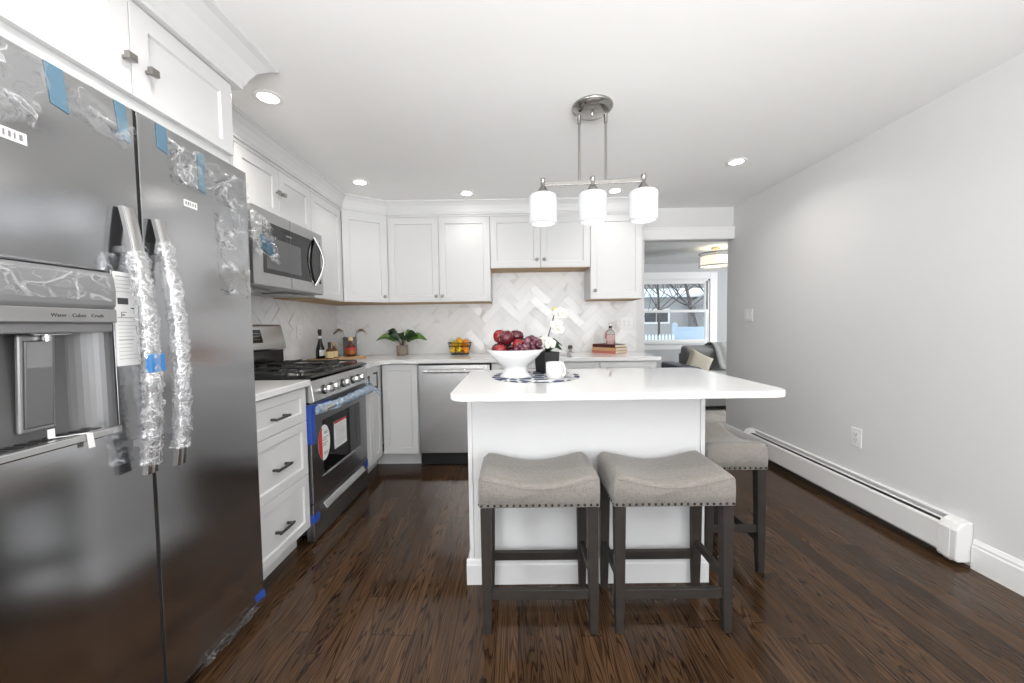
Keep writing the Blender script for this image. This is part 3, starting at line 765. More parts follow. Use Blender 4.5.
def bowed_handle(name, yc, x_top, x_mid, x_bot, z1, z0, wy, label=None):
    b = MB(); n = 26; fr_, bk = [], []
    for k in range(n + 1):
        s_ = k / n; z = z0 + (z1 - z0) * s_
        xf = x_bot + (x_top - x_bot) * s_ + (x_mid - (x_bot + x_top) / 2) * 4 * s_ * (1 - s_)
        th = .016
        fr_.append((xf, z)); bk.append((xf - max(.012, min(th, xf - FX + .002)), z))
    vs = []
    for (xf, z), (xb, z2) in zip(fr_, bk): vs += [(xb, yc - wy, z2), (xf - .003, yc - wy, z), (xf, yc - wy * .6, z), (xf, yc + wy * .6, z), (xf - .003, yc + wy, z), (xb, yc + wy, z2)]
    m = 6; fs = []
    for k in range(n):
        for i in range(m): j = (i + 1) % m; fs.append((k * m + i, k * m + j, (k + 1) * m + j, (k + 1) * m + i))
    fs.append(tuple(range(m))[::-1]); fs.append(tuple(range(n * m, n * m + m))); b.add(vs, fs)
    for s_ in (.12, .88):
        xf, z = fr_[int(s_ * n)]; b.box(FX - .001, xf - .008, yc - .006, yc + .006, z - .009, z + .009)
    o_ = b.build(name, greyp, fr)
    b = MB(); vs = []
    for xf, z in fr_: vs += [(xf - .004, yc - wy - .0006, z), (xf + .0004, yc - wy * .7, z), (xf + .0004, yc + wy * .7, z), (xf - .004, yc + wy + .0006, z)]
    b.add(vs, [(4 * k + i, 4 * k + i + 1, 4 * k + 5 + i, 4 * k + 4 + i) for k in range(n) for i in range(3)], True); b.build('front_plate', steel_l, o_)
    return [(xf - .011, yc, z) for xf, z in fr_]


pl1 = bowed_handle('freezer_door_handle', 1.040, -1.028, -.984, -1.003, 1.500, .775, .017)
pl2 = bowed_handle('refrigerator_door_handle', 1.134, -1.030, -.984, -1.005, 1.492, .765, .017)


def wrap(pts, k0, k1, seed, r=.0235):
    q = []; rs = []; rr = random.Random(seed)
    a = [Vector(p) for p in pts[k0:k1]]
    for i in range(len(a) - 1):
        for s_ in (0, .34, .67): q.append(a[i].lerp(a[i + 1], s_)); rs.append(r * (1 + .16 * math.sin(i * 2.2 + s_ * 5 + seed) * rr.random() + .10 * (rr.random() - .5)))
    b = MB(); b.tube(q, rs, 14, .92, .10, seed); return b.build('handle_wrap', film2, fr)


wrap(pl1, 1, 23, 1, .0245); wrap(pl2, 2, 22, 2, .0245); wrap(pl2, 2, 25, 5, .0215)
o = box(-.991, -.9745, 1.0185, 1.0635, 1.055, 1.105).build('tape_strip', btape3, fr, bevel=.003); o['label'] = 'blue tape around the wrapped freezer handle'


def tape(y0, y1, z0, z1, m=btape, x=FX, skew=.01, label=None):
    vs = [(x + .0012, y0 + skew, z0), (x + .0012, y1 + skew, z0 - .008), (x + .0012, y1, z1), (x + .0012, y0, z1)]
    b = MB(); b.add(vs, [(0, 1, 2, 3)]); return b.build('tape_strip', m, fr, solid=.0016)


tape(.882, .918, 1.692, 1.781); tape(1.034, 1.062, 1.690, 1.781); tape(1.152, 1.186, 1.712, 1.781, skew=.002); tape(1.300, 1.328, 1.640, 1.765, skew=.0)
film_sheet('protective_film', (FX, .915, 1.700), (0, .145, -.045), (0, .03, .065), film, fr, amp=.012, seed=1.3)
film_sheet('protective_film', (FX, .700, 1.60), (0, .16, .02), (0, .03, .16), film, fr, amp=.010, seed=2.9)
film_sheet('protective_film', (FX, 1.215, 1.640), (0, .300, -.02), (0, .02, .125), film, fr, amp=.016, seed=4.2, nx=20)
film_sheet('protective_film', (FX, 1.390, 1.30), (0, .140, .0), (0, -.02, .30), film, fr, amp=.014, seed=6.4, ny=22)
film_sheet('protective_film', (FX, 1.20, 1.66), (0, .05, -.03), (0, -.02, .11), film, fr, amp=.012, seed=7.7)
film_sheet('protective_film', (FX + .002, 1.22, .046), (0, .28, .0), (.0, .02, .030), film, fr, amp=.014, seed=8.8, edge=.5, nx=20, ny=6)
film_sheet('protective_film', (FX + .016, .74, 1.245), (0, .24, .0), (-.004, .0, .065), film, fr, amp=.001, seed=9.1, edge=.1)
tape(1.480, 1.534, .066, .096, btape2, label=None)
# instruction sheet
s = box(FX + .0005, FX + .0022, 1.004, 1.066, 1.075, 1.326).build('instruction_sheet', paper, fr)
b = MB(); rr = random.Random(4)
for k in range(23):
    z = 1.313 - k * .0100
    if 5 <= k <= 10: continue
    b.box(FX + .0023, FX + .0027, 1.010, 1.010 + .052 * (.65 + .35 * rr.random()), z, z + .0012 + (.0016 if k in (0, 11, 17) else 0))
b.build('printed_text', inkl, s)
b = MB(); b.box(FX + .0023, FX + .0027, 1.012, 1.040, 1.240, 1.257); b.box(FX + .0023, FX + .0027, 1.046, 1.056, 1.2285, 1.2315); b.box(FX + .0023, FX + .0027, 1.020, 1.034, 1.218, 1.2195); b.box(FX + .0023, FX + .0027, 1.020, 1.0215, 1.205, 1.2195); b.box(FX + .0023, FX + .0027, 1.022, 1.030, 1.210, 1.213)
b.build('printed_diagram', inkd, s)
# small white sticker badges
for y0, y1, z0, z1 in ((1.238, 1.288, 1.566, 1.588), (.735, .842, 1.572, 1.596)):
    s = box(FX + .0005, FX + .002, y0, y1, z0, z1).build('badge', paper, fr); b = MB(); yy = y0 + .004
    while yy < y1 - .006: b.box(FX + .002, FX + .0024, yy, yy + .003 + .003 * rr.random(), z0 + .006, z1 - .005); yy += .009
    b.build('printed_marks', ink, s)

# ---------------------------------------------------------------- gas range
RY0, RY1, RXF = 2.008, 2.768, -1.085
rg = thing('gas_range', 'stainless gas range with black oven window, stickers and blue tape', 'range', (-1.4, 2.388, 0))
box(XL + .03, RXF - .045, RY0 + .002, RY1 - .002, .05, .895).build('body', enamel, rg)
b = MB()
for x in (XL + .1, RXF - .12):
    for y in (RY0 + .05, RY1 - .05): b.cyl((x, y, 0), (x, y, .05), .018)
b.build('levelling_feet', black, rg)
sd = box(RXF - .044, RXF, RY0 + .001, RY1 - .003, .014, .214).build('storage_drawer', steel_d, rg, bevel=.004)
b = MB(); b.prism([(0, 0), (.024, 0), (.024, .006), (.005, .036), (0, .036)], (RXF - .001, RY0 + .10, .152), EX, ZV, (0, .56, 0)); b.build('drawer_grip', steel_l, sd, bevel=.002)
WY0, WY1, WZ_0, WZ_1 = RY0 + .125, RY1 - .125, .365, .690
od = MB().shaker((RXF - .044, RY0 + .001, .221), EY, EX, RY1 - RY0 - .004, .539, .044, .112, .004, .003).build('oven_door', steel_d, rg, bevel=.003)
box(RXF - .004, RXF - .0005, WY0 + .002, WY1 - .002, .346, .650).build('oven_window', bglass, od)
b = MB(); b.tube([(RXF + .055, RY0 + .045, .728), (RXF + .055, RY1 - .045, .728)], .0155, 14)
for y in (RY0 + .07, RY1 - .07): b.obox((RXF + .026, y, .728), (.027, 0, 0), (0, .011, 0), (0, 0, .010))
hd = b.build('oven_handle', steel_l, od, bevel=.0015)
b = MB(); b.box(RXF - .040, RXF - .006, RY0 + .004, RY1 - .004, .7605, .7675); b.build('vent_slot', gap, od)
q, rs = [], []
for k in range(40):
    y = RY0 + .16 + k * (.56 / 39); q.append((RXF + .055, y, .728 + .004 * math.sin(k * 1.3))); rs.append(.020 + .005 * rr.random() + (.004 if k > 12 else 0))
b = MB(); b.tube(q, rs, 12, 1, .12, 8); b.build('handle_wrap', filmb, rg)
film_sheet('handle_wrap', (RXF + .035, RY1 - .06, .735), (.03, .19, -.10), (-.012, .0, .05), filmb, rg, amp=.014, seed=3.3, edge=.3)
film_sheet('handle_wrap', (RXF + .01, RY0 + .02, .705), (.055, .15, .0), (.0, .01, .05), filmb, rg, amp=.01, seed=5.1, edge=.3)
b = MB(); b.box(RXF + .0003, RXF + .002, RY0 + .005, RY0 + .042, .545, .757); b.box(RXF - .03, RXF + .002, RY0 - .0005, RY0 + .0009, .545, .757); b.build('tape_strip', btape2, rg)
b = MB(); b.box(RXF + .0003, RXF + .002, RY0 + .005, RY0 + .055, .115, .162); b.box(RXF - .03, RXF + .002, RY0 - .0005, RY0 + .0009, .115, .162); b.build('tape_strip', btape2, rg)
box(RXF + .0003, RXF + .002, RY1 - .055, RY1 - .004, .150, .205).build('tape_strip', btape2, rg)
box(RXF + .0003, RXF + .002, RY0 + .042, RY0 + .20, .742, .756).build('tape_strip', btape2, rg)
# stickers on the door
cy, cz, r = 2.138, .520, .080
vs = [(RXF + .003, cy + r * .82 * math.cos(2 * PI * k / 40), cz + r * 1.25 * math.sin(2 * PI * k / 40)) for k in range(40)]
b = MB(); b.add(vs, [tuple(range(40))]); s = b.build('round_sticker', paper, rg, solid=.0008)
pts = [(RXF + .0038, cy + r * .82 * math.cos(a), cz + r * 1.25 * math.sin(a)) for a in [PI * .62 + k * PI * .76 / 20 for k in range(21)]]
b = MB(); b.add(pts, [tuple(range(21))]); b.build('red_edge', redp, s)
b = MB()
for k, (z, a0, a1) in enumerate(((.575, .0, .045), (.568, .0, .035), (.545, -.02, .05), (.532, -.02, .03), (.515, -.02, .04), (.503, -.02, .02), (.46, -.01, .045), (.450, -.005, .04))): b.box(RXF + .0036, RXF + .004, cy + a0, cy + a1, z, z + .004)
b.build('printed_text', ink, s)
s = box(RXF + .001, RXF + .0032, 2.262, 2.425, .440, .604).build('square_sticker', paper, rg)
box(RXF + .0033, RXF + .0037, 2.262, 2.425, .590, .604).build('red_band', redp, s)
b = MB()
for k in range(12): b.box(RXF + .0033, RXF + .0037, 2.276, 2.276 + .125 * (.6 + .4 * rr.random()), .574 - k * .0105, .576 - k * .0105)
b.box(RXF + .0033, RXF + .0037, 2.268, 2.275, .574, .582); b.box(RXF + .0033, RXF + .0037, 2.268, 2.275, .482, .490)
b.build('printed_text', ink, s)
# front control panel with knobs
cp = MB().prism([(-.05, 0), (.008, 0), (.022, .006), (.006, .118), (-.05, .128)], (RXF, RY0 + .001, .768), EX, ZV, (0, RY1 - RY0 - .002, 0)).build('control_panel', steel, rg, bevel=.003)
for y in (2.135, 2.222, 2.372, 2.515, 2.605):
    p = Vector((RXF + .0135, y, .822)); nn = Vector((1, 0, .13)).normalized()
    k = MB().lathe(p, [(.027, 0), (.027, .008), (.0215, .010)], 20, nn).build('knob', black, rg)
    MB().lathe(p + nn * .010, [(.0215, 0), (.0205, .030), (.017, .034), (0, .035)], 20, nn).build('knob_cap', steel_l, k)
# cooktop
b = MB(); b.prism([(0, 0), (.62, 0), (.633, .005), (.63, .014), (.60, .020), (.03, .020), (0, .014)], (XL + .035, RY0, .896), EX, ZV, (0, RY1 - RY0, 0)); b.build('cooktop', enamel, rg, bevel=.003)
zc_ = .917
for x, y, r in ((-1.56, 2.15, .042), (-1.26, 2.15, .052), (-1.41, 2.388, .050), (-1.56, 2.626, .042), (-1.26, 2.626, .052)):
    k = MB().lathe((x, y, zc_), [(r + .012, 0), (r + .008, .008), (r - .004, .010), (r - .006, .014)], 22).build('burner', steel_l, rg)
    MB().lathe((x, y, zc_ + .012), [(r - .004, 0), (r - .002, .006), (r - .010, .011), (0, .011)], 22).build('burner_cap', iron, k)
for y0, y1 in ((2.024, 2.258), (2.268, 2.508), (2.518, 2.752)):
    b = MB(); x0, x1 = -1.655, -1.135; zt = .936; h = .009; wv = .008
    for y in (y0, y1 - wv): b.box(x0, x1, y, y + wv, zt - h, zt)
    for x in (x0, x1 - wv, (x0 + x1) / 2 - wv / 2): b.box(x, x + wv, y0, y1, zt - h, zt)
    yc = (y0 + y1) / 2
    b.box(x0, x1, yc - wv / 2, yc + wv / 2, zt - .002, zt + .008)
    for xx in (x0 + .12, x1 - .13): b.box(xx, xx + wv, y0 + .012, y0 + .08, zt - .002, zt + .010); b.box(xx, xx + wv, y1 - .08, y1 - .012, zt - .002, zt + .010); b.box(xx - .05, xx + .058, yc - .004, yc + .004, zt - .002, zt + .011); b.box(xx, xx + wv, y0, y1, zt - h, zt - .002)
    for x in (x0, x1 - wv):
        for y in (y0, y1 - wv): b.box(x, x + wv, y, y + wv, .914, zt)
    b.build('grate', iron, rg, bevel=.002)
# backguard
b = MB(); b.box(XL + .010, XL + .075, RY0 + .015, RY1 - .015, .90, 1.02); b.build('backguard_riser', enamel, rg, bevel=.003)
bgd = MB().prism([(0, 0), (.055, 0), (.078, .022), (.075, .06), (.047, .180), (.034, .190), (0, .190)], (XL + .010, RY0, 1.008), EX, ZV, (0, RY1 - RY0, 0)).build('backguard', steel, rg, bevel=.008, seg=3)
b = MB(); o_ = Vector((XL + .010 + .0640, 2.40, 1.118)); sl = Vector((-.028, 0, .120)).normalized(); b.obox(o_ - sl * 0 + Vector((-.002, 0, 0)), (0, .12, 0), sl * .044, Vector((.120, 0, .028)).normalized() * .0022); b.build('display', bglass, bgd)
b = MB()
for i in range(4):
    for j in range(3): c_ = o_ + Vector((.0008, .02 + .022 * i, 0)) + sl * (-.02 + .02 * j); b.obox(c_, (0, .005, 0), sl * .002, Vector((.120, 0, .028)).normalized() * .001)
b.build('display_marks', greyp2, bgd)

# ---------------------------------------------------------------- microwave
mx = -1.362; MY0, MY1, MZ0, MZ1 = 2.018, 2.758, 1.402, 1.826
mw = thing('microwave', 'stainless over-the-range microwave with bowed chrome handle', 'microwave', (-1.55, 2.388, MZ0))
box(XL + .001, mx - .035, MY0, MY1, MZ0 + .012, MZ1).build('case', greyp, mw, bevel=.002)
dr = box(mx - .034, mx, MY0, MY1, MZ0 + .004, MZ1).build('door', steel_m, mw, bevel=.004)
b = MB().shaker((mx - .0005, MY0 + .085, MZ0 + .075), EY, EX, .62, .285, .003, .022, .0008, .001); b.build('window_frame', bglass, dr)
box(mx + .001, mx + .0028, MY0 + .11, MY0 + .455, MZ0 + .10, MZ0 + .28).build('window_mesh', mwglass, dr)
box(mx - .0005, mx + .0026, MY0 + .345, MY0 + .3465, MZ0 + .01, MZ1 - .003).build('film_seam', greyp, dr)
box(mx + .0025, mx + .0031, MY0 + .30, MY0 + .36, MZ0 + .318, MZ0 + .323).build('lettering_bar', greyp2, dr)
# black lens plate behind the bowed handle
hy, hz0, hz1 = MY0 + .590, MZ0 + .055, MZ0 + .385; b = MB(); vs = []
for k in range(21):
    s_ = k / 20; vs.append((mx + .004, hy - .085 * math.sin(PI * s_) + .03, hz0 + (hz1 - hz0) * s_))
for k in range(20, -1, -1):
    s_ = k / 20; vs.append((mx + .004, hy + .012 * math.sin(PI * s_) + .031, hz0 + (hz1 - hz0) * s_))
b.add(vs, [tuple(range(42))[::-1]]); b.build('handle_recess', bglass, dr, solid=.002)
b = MB(); q = []
for k in range(19): s_ = k / 18; q.append((mx + .006 + .045 * math.sin(PI * s_), hy + .028 + .032 * math.sin(PI * s_), hz0 + (hz1 - hz0) * s_))
b.tube(q, .013, 10, .7); b.build('handle', chrome, dr)
b = MB(); b.prism([(0, 0), (-.05, 0), (-.36, -.012), (-.36, .012), (0, .012)], (mx - .01, MY0 + .004, MZ0), EX, ZV, (0, MY1 - MY0 - .008, 0)); b.build('underside', steel_d, mw)
for k in range(2): box(mx - .25, mx - .10, MY0 + .08 + k * .36, MY0 + .30 + k * .36, MZ0 - .012, MZ0 - .004).build('grease_filter', greyp2, mw)
film_sheet('protective_film', (mx + .03, MY0 - .14, 1.80), (.05, .18, -.04), (.02, .03, -.17), film, mw, amp=.04, seed=2.2, edge=.35, nx=18, ny=18)
film_sheet('protective_film', (mx + .02, MY0 - .07, 1.80), (.05, .13, -.04), (.02, .05, -.23), film, mw, amp=.04, seed=12.2, edge=.35, nx=18, ny=18)
s_ = film_sheet('tape_strip', (mx + .06, MY0 - .02, 1.660), (.01, .085, -.015), (.0, .015, -.080), btape, mw, amp=.012, seed=3.9); s_['label'] = 'blue tape holding the loose film'

# ---------------------------------------------------------------- dishwasher
DWX0, DWX1 = -.794, -.192
dwm = thing('dishwasher', 'stainless dishwasher with bar handle in the back run', 'dishwasher', (-.493, 3.43, 0))
box(DWX0 + .004, DWX1 - .004, YBASE + .03, YW - .02, .02, .862).build('tub', black, dwm)
box(DWX0, DWX1, YBASE + .0305, YBASE + .0315, .112, .865).build('frame_gap', gap, dwm)
d = box(DWX0 + .006, DWX1 - .008, YBASE - .012, YBASE + .028, .116, .848).build('door', steel, dwm, bevel=.005, seg=3)
b = MB(); b.tube([(DWX0 + .06, YBASE - .052, .800), (DWX1 - .06, YBASE - .052, .800)], .013, 12)
for x in (DWX0 + .075, DWX1 - .075): b.obox((x, YBASE - .03, .800), (.012, 0, 0), (0, .02, 0), (0, 0, .010))
b.build('handle', steel_l, d)
q = [(DWX0 + .08 + k * .0225, YBASE - .052, .800) for k in range(21)]
MB().tube(q, [.016 + .003 * rr.random() for _ in q], 12, 1, .08, 3).build('handle_wrap', film2, dwm)
box(DWX0 + .006, DWX1 - .006, YBASE - .002, YBASE + .03, .849, .863).build('control_strip', black, dwm)
box(DWX0 + .004, DWX1 - .004, YBASE + .045, YBASE + .06, .004, .112).build('toe_kick', black, dwm)

# ---------------------------------------------------------------- island
IX0, IX1, IY0, IY1 = -.212, .848, 1.690, 2.15
isl = thing('kitchen_island', 'white panelled kitchen island cabinet in the middle of the floor', 'island', ((IX0 + IX1) / 2, (IY0 + IY1) / 2, 0))
box(IX0 + .02, IX1 - .02, IY0 + .006, IY1, .0005, .888).build('body', white, isl)
for x0, x1 in ((IX0, IX0 + .0195), (IX1 - .0195, IX1)): box(x0, x1, IY0, IY1 + .005, .0005, .888).build('end_panel', white, isl, bevel=.0015)
bp_ = [(0, 0), (.014, 0), (.014, .088), (.010, .096), (.007, .108), (.003, .114), (0, .114)]
b = MB()
b.prism(bp_, (IX0 - .014, IY0 - .0005, .0005), (0, -1, 0), ZV, (IX1 - IX0 + .028, 0, 0))
b.prism(bp_, (IX0 - .0005, IY0 - .0005, .0005), (-1, 0, 0), ZV, (0, IY1 - IY0, 0)); b.prism(bp_, (IX1 + .0005, IY0 - .0005, .0005), (1, 0, 0), ZV, (0, IY1 - IY0, 0))
b.build('base_moulding', white, isl)
TX0, TX1, TY0, TY1, R_ = -.246, 1.022, 1.392, 2.170, .065
poly = []
for cx_, cy_, a0 in ((TX1 - R_, TY1 - R_, 0), (TX0 + R_, TY1 - R_, 90), (TX0 + R_, TY0 + R_, 180), (TX1 - R_, TY0 + R_, 270)):
    for k in range(9): a = math.radians(a0 + k * 90 / 8); poly.append((cx_ + R_ * math.cos(a), cy_ + R_ * math.sin(a)))
IT = .915
tag(MB().prism(poly, (0, 0, IT - .0255), EX, EY, (0, 0, .0255)).build('countertop', quartz, bevel=.004), 'white quartz island top with rounded corners overhanging the stools', 'countertop')


# ---------------------------------------------------------------- bar stools
def make_stool():
    st = thing('bar_stool', 'x', 'stool', (0, 0, 0))
    W_, D_, zb = .226, .142, .492

    def top(x): s_ = x / W_; return .588 + .020 * s_ * s_ * (1.0) + (-.018 * math.cos(s_ * PI) * 0.55)
    nx, ny = 20, 8; vs, fs = [], []
    # cushion: cross-section rings from front (-D) to back, saddle top along x
    ring = []
    prof = []
    for i in range(nx + 1): prof.append((-W_ + 2 * W_ * i / nx, 'top'))
    rings = []
    ys = [-D_, -D_ + .004, -D_ + .014, -D_ + .035, 0, D_ - .035, D_ - .014, D_ - .004, D_]
    dr_ = [.016, .007, .002, 0, -.001, 0, .002, .007, .016]; ins = [.006, .002, 0, 0, 0, 0, 0, .002, .006]
    for y, dz, di in zip(ys, dr_, ins):
        ring = []
        for i in range(nx + 1):
            x = -W_ + 2 * W_ * i / nx; e = max(0, (abs(x) - (W_ - .035)) / .035); z = top(x) - .024 * e ** 2.2 - dz
            ring.append((x * (1 - di / W_), y, z))
        ring.append((W_ - di + .003 - .001, y, .54)); ring.append((W_ - di, y, zb)); ring.append((-W_ + di, y, zb)); ring.append((-W_ + di - .002, y, .54))
        rings.append(ring)
    m = len(rings[0]); vs = [v for r in rings for v in r]
    for k in range(len(rings) - 1):
        for i in range(m): j = (i + 1) % m; fs.append((k * m + i, k * m + j, (k + 1) * m + j, (k + 1) * m + i))
    fs.append(tuple(range(m))[::-1]); fs.append(tuple(range((len(rings) - 1) * m, len(rings) * m)))
    b = MB(); b.add(vs, fs, True); o_ = b.build('seat', linen, st)
    bm = bmesh.new(); bm.from_mesh(o_.data); bmesh.ops.recalc_face_normals(bm, faces=bm.faces); bm.to_mesh(o_.data); bm.free()
    # welt seam lines and dust cover
    b = MB()
    for y in (-D_ - .0005, D_ + .0005): b.tube([(-W_ + .012 + (2 * W_ - .024) * i / 20, y, top((-W_ + .012) * (1 - i / 10)) - .018) for i in range(21)], .0018, 6)
    b.build('welt', linen, st)
    box(-W_ + .012, W_ - .012, -D_ + .012, D_ - .012, zb - .006, zb + .004).build('seat_base', black, st)
    b = MB()
    for i in range(19):
        x = -W_ + .011 + i * (2 * W_ - .022) / 18
        for y, n in ((-D_, -1), (D_, 1)): b.lathe((x, y, zb + .008), [(.0054, 0), (.0046, .0022), (.002, .0036), (0, .0037)], 8, (0, n, 0))
    for i in range(12):
        y = -D_ + .012 + i * (2 * D_ - .024) / 11
        for x, n in ((-W_, -1), (W_, 1)): b.lathe((x, y, zb + .008), [(.0054, 0), (.0046, .0022), (.002, .0036), (0, .0037)], 8, (n, 0, 0))
    b.build('nailhead_trim', nailm, st)
    # splayed square legs, taper at the foot
    def leg_c(sx, sy, z): k = 1 - z / zb; return Vector((sx * (W_ - .026 + .002 * k), sy * (D_ - .025 + .006 * k), z))
    for sx in (-1, 1):
        for sy in (-1, 1):
            b = MB(); vs = []
            for z, h in ((0, .0135), (.012, .0145), (.14, .0175), (zb - .005, .0205)):
                c_ = leg_c(sx, sy, z)
                for i, j in ((-1, -1), (1, -1), (1, 1), (-1, 1)): vs.append((c_.x + i * h, c_.y + j * h, z))
            fs = [(3, 2, 1, 0), (12, 13, 14, 15)]
            for k in range(3):
                for i in range(4): j = (i + 1) % 4; fs.append((4 * k + i, 4 * k + j, 4 * k + 4 + j, 4 * k + 4 + i))
            b.add(vs, fs); b.build('leg', legw, st, bevel=.002)
    for sy, z in ((-1, .150), (1, .150)):
        a, c_ = leg_c(-1, sy, z), leg_c(1, sy, z); b = MB(); b.obox((a + c_) / 2, ((c_.x - a.x) / 2 - .012, 0, 0), (0, .010, 0), (0, 0, .0185)); b.build('stretcher', legw, st, bevel=.002)
    for sx in (-1, 1):
        a, c_ = leg_c(sx, -1, .205), leg_c(sx, 1, .205); b = MB(); b.obox((a + c_) / 2, (.009, 0, 0), (0, (c_.y - a.y) / 2 - .012, 0), (0, 0, .016)); b.build('stretcher', legw, st, bevel=.002)
    return st


st = make_stool()
for i, (x, y, rz, lab) in enumerate(((.087, 1.532, 0, 'grey linen saddle stool in front of the island, nearest the range'),
                                     (.588, 1.530, 0, 'grey linen saddle stool in front of the island, right of the other front stool'),
                                     (1.016, 1.955, PI / 2, 'grey linen saddle stool turned sideways at the right end of the island'))):
    o = st if i == 0 else copy_tree(st)
    o.location = (x, y, 0); o.rotation_euler.z = rz; o['label'] = lab; o['group'] = 'saddle stools around the island'

# ---------------------------------------------------------------- pendant lamp
PCX, PCY = .416, 2.0; pa = math.radians(-4.0); pu = Vector((math.cos(pa), math.sin(pa), 0)); PZ = 1.896
pn = thing('pendant_light', 'brushed nickel bar pendant with three lit white glass shades over the island', 'lamp', (PCX, PCY, H))
C0 = Vector((PCX, PCY, 0))
MB().lathe((PCX, PCY, H - .0005), [(.102, 0), (.104, -.008), (.099, -.014), (.088, -.016), (.085, -.028), (.080, -.031), (.02, -.032), (0, -.032)][::-1], 40).build('canopy', nickel, pn)
MB().lathe((PCX, PCY, H - .032), [(0, -.022), (.006, -.018), (.008, 0)], 14).build('finial', nickel, pn)
for k in (-1, 1):
    p = C0 + pu * (.067 * k); b = MB(); b.cyl(p + ZV * (H - .045), p + ZV * PZ, .0065, None, 14); b.cyl(p + ZV * (H - .085), p + ZV * (H - .045), .0095, None, 14); b.build('rod', nickel, pn)
b = MB(); b.obox(C0 + ZV * PZ, pu * .255, Vector((-pu.y, pu.x, 0)) * .006, ZV * .0105); b.build('crossbar', nickel, pn, bevel=.002)
for k in (-1, 0, 1):
    p = C0 + pu * (.255 * k)
    b = MB(); b.lathe(p + ZV * (PZ - .052), [(.030, 0), (.029, .014), (.019, .030), (.0115, .040), (.0115, .072), (.0125, .073), (.0125, .080), (0, .080)], 24); b.build('socket', nickel, pn)
    s = MB().lathe(p + ZV * (PZ - .2025), [(.062, 0), (.0675, .003), (.069, .012), (.069, .135), (.066, .144), (.056, .149), (.028, .150)], 40, caps=False).build('lamp_shade', shadem, pn, solid=.003)
    MB().lathe(p + ZV * (PZ - .200), [(.0, 0), (.059, .0), (.0605, .004)], 32, caps=False).build('diffuser', shade_in, s)
    MB().lathe(p + ZV * (PZ - .15), [(0, 0), (.02, .008), (.028, .03), (.02, .055), (.012, .075), (.012, .1)], 16, caps=False).build('bulb', bulbm, s)

# ---------------------------------------------------------------- recessed lights
for k, (x, y, lab) in enumerate(((-1.161, 1.877, 'lit recessed ceiling light nearest the refrigerator cabinet'), (-1.158, 2.969, 'lit recessed ceiling light in front of the corner wall cabinet'), (-.378, 3.249, 'lit recessed ceiling light above the dishwasher side of the back run'),
                                 (.861, 3.244, 'lit recessed ceiling light seen between the pendant shades, near the back wall'), (1.557, 2.704, 'lit recessed ceiling light nearest the right wall'))):
    t = thing('recessed_light', lab, 'ceiling light', (x, y, H), 'recessed ceiling lights')
    MB().lathe((x, y, H - .0005), [(.043, -.002), (.047, -.006), (.062, -.004), (.065, 0)], 36, caps=False).build('trim_ring', trimp, t, solid=.001)
    MB().lathe((x, y, H - .003), [(.0, 0), (.044, 0)], 36, (0, 0, -1), caps=False).build('lens', lensm, t)
    area('downlight', (x, y, H - .012), (0, 0, 0), .09, .09, 0.6 if y > 2.9 else 2.6, (1.0, .95, .88), 'DISK', math.radians(115 if y > 2.9 else 150))
for x, y in ((-.6, .9), (1.3, .9), (-.6, -1.0), (1.3, -1.0)):
    area('downlight_rear', (x, y, H - .012), (0, 0, 0), .10, .10, 3.5, (1.0, .96, .90), 'DISK', math.radians(150))

# ---------------------------------------------------------------- heater
hy0, hy1 = 1.760, 3.430
ht = thing('baseboard_heater', 'long low white baseboard heater along the right wall', 'heater', (XR - .04, 2.58, 0))
box(XR - .012, XR - .0008, hy0 + .08, hy1 - .05, .03, .208).build('back_panel', heatw, ht)
MB().prism([(0, .202), (.018, .202), (.018, .206), (.014, .211), (0, .211)], (XR - .001, hy0 + .08, 0), (-1, 0, 0), ZV, (0, hy1 - hy0 - .13, 0)).build('top_cover', heatw, ht)
MB().prism([(.038, .1945), (.045, .1915), (.045, .188), (.038, .191)], (XR - .001, hy0 + .08, 0), (-1, 0, 0), ZV, (0, hy1 - hy0 - .13, 0)).build('damper', heatw, ht)
MB().prism([(.066, .184), (.070, .182), (.075, .174), (.075, .048), (.068, .040), (.066, .044), (.071, .050), (.071, .172), (.066, .180)], (XR - .001, hy0 + .08, 0), (-1, 0, 0), ZV, (0, hy1 - hy0 - .13, 0)).build('front_panel', heatw, ht)
box(XR - .066, XR - .013, hy0 + .086, hy1 - .076, .06, .182).build('shaded_fins', gap, ht)  # solid black block for the fins; slot shade is put into its colour
for y0, y1 in ((hy0, hy0 + .085), (hy1 - .075, hy1)):
    MB().prism([(.0, .212), (.030, .212), (.060, .200), (.078, .172), (.080, .035), (.070, .022), (0, .022)], (XR - .001, y0, 0), (-1, 0, 0), ZV, (0, y1 - y0, 0)).build('end_cap', heatw, ht, bevel=.006, seg=3)
MB().prism([(.0, .214), (.030, .214), (.061, .202), (.080, .173), (.082, .032), (.070, .018), (0, .018)], (XR - .001, hy0 + .028, 0), (-1, 0, 0), ZV, (0, .03, 0)).build('cap_joint', heatw, ht, bevel=.002)

# ---------------------------------------------------------------- plates on walls


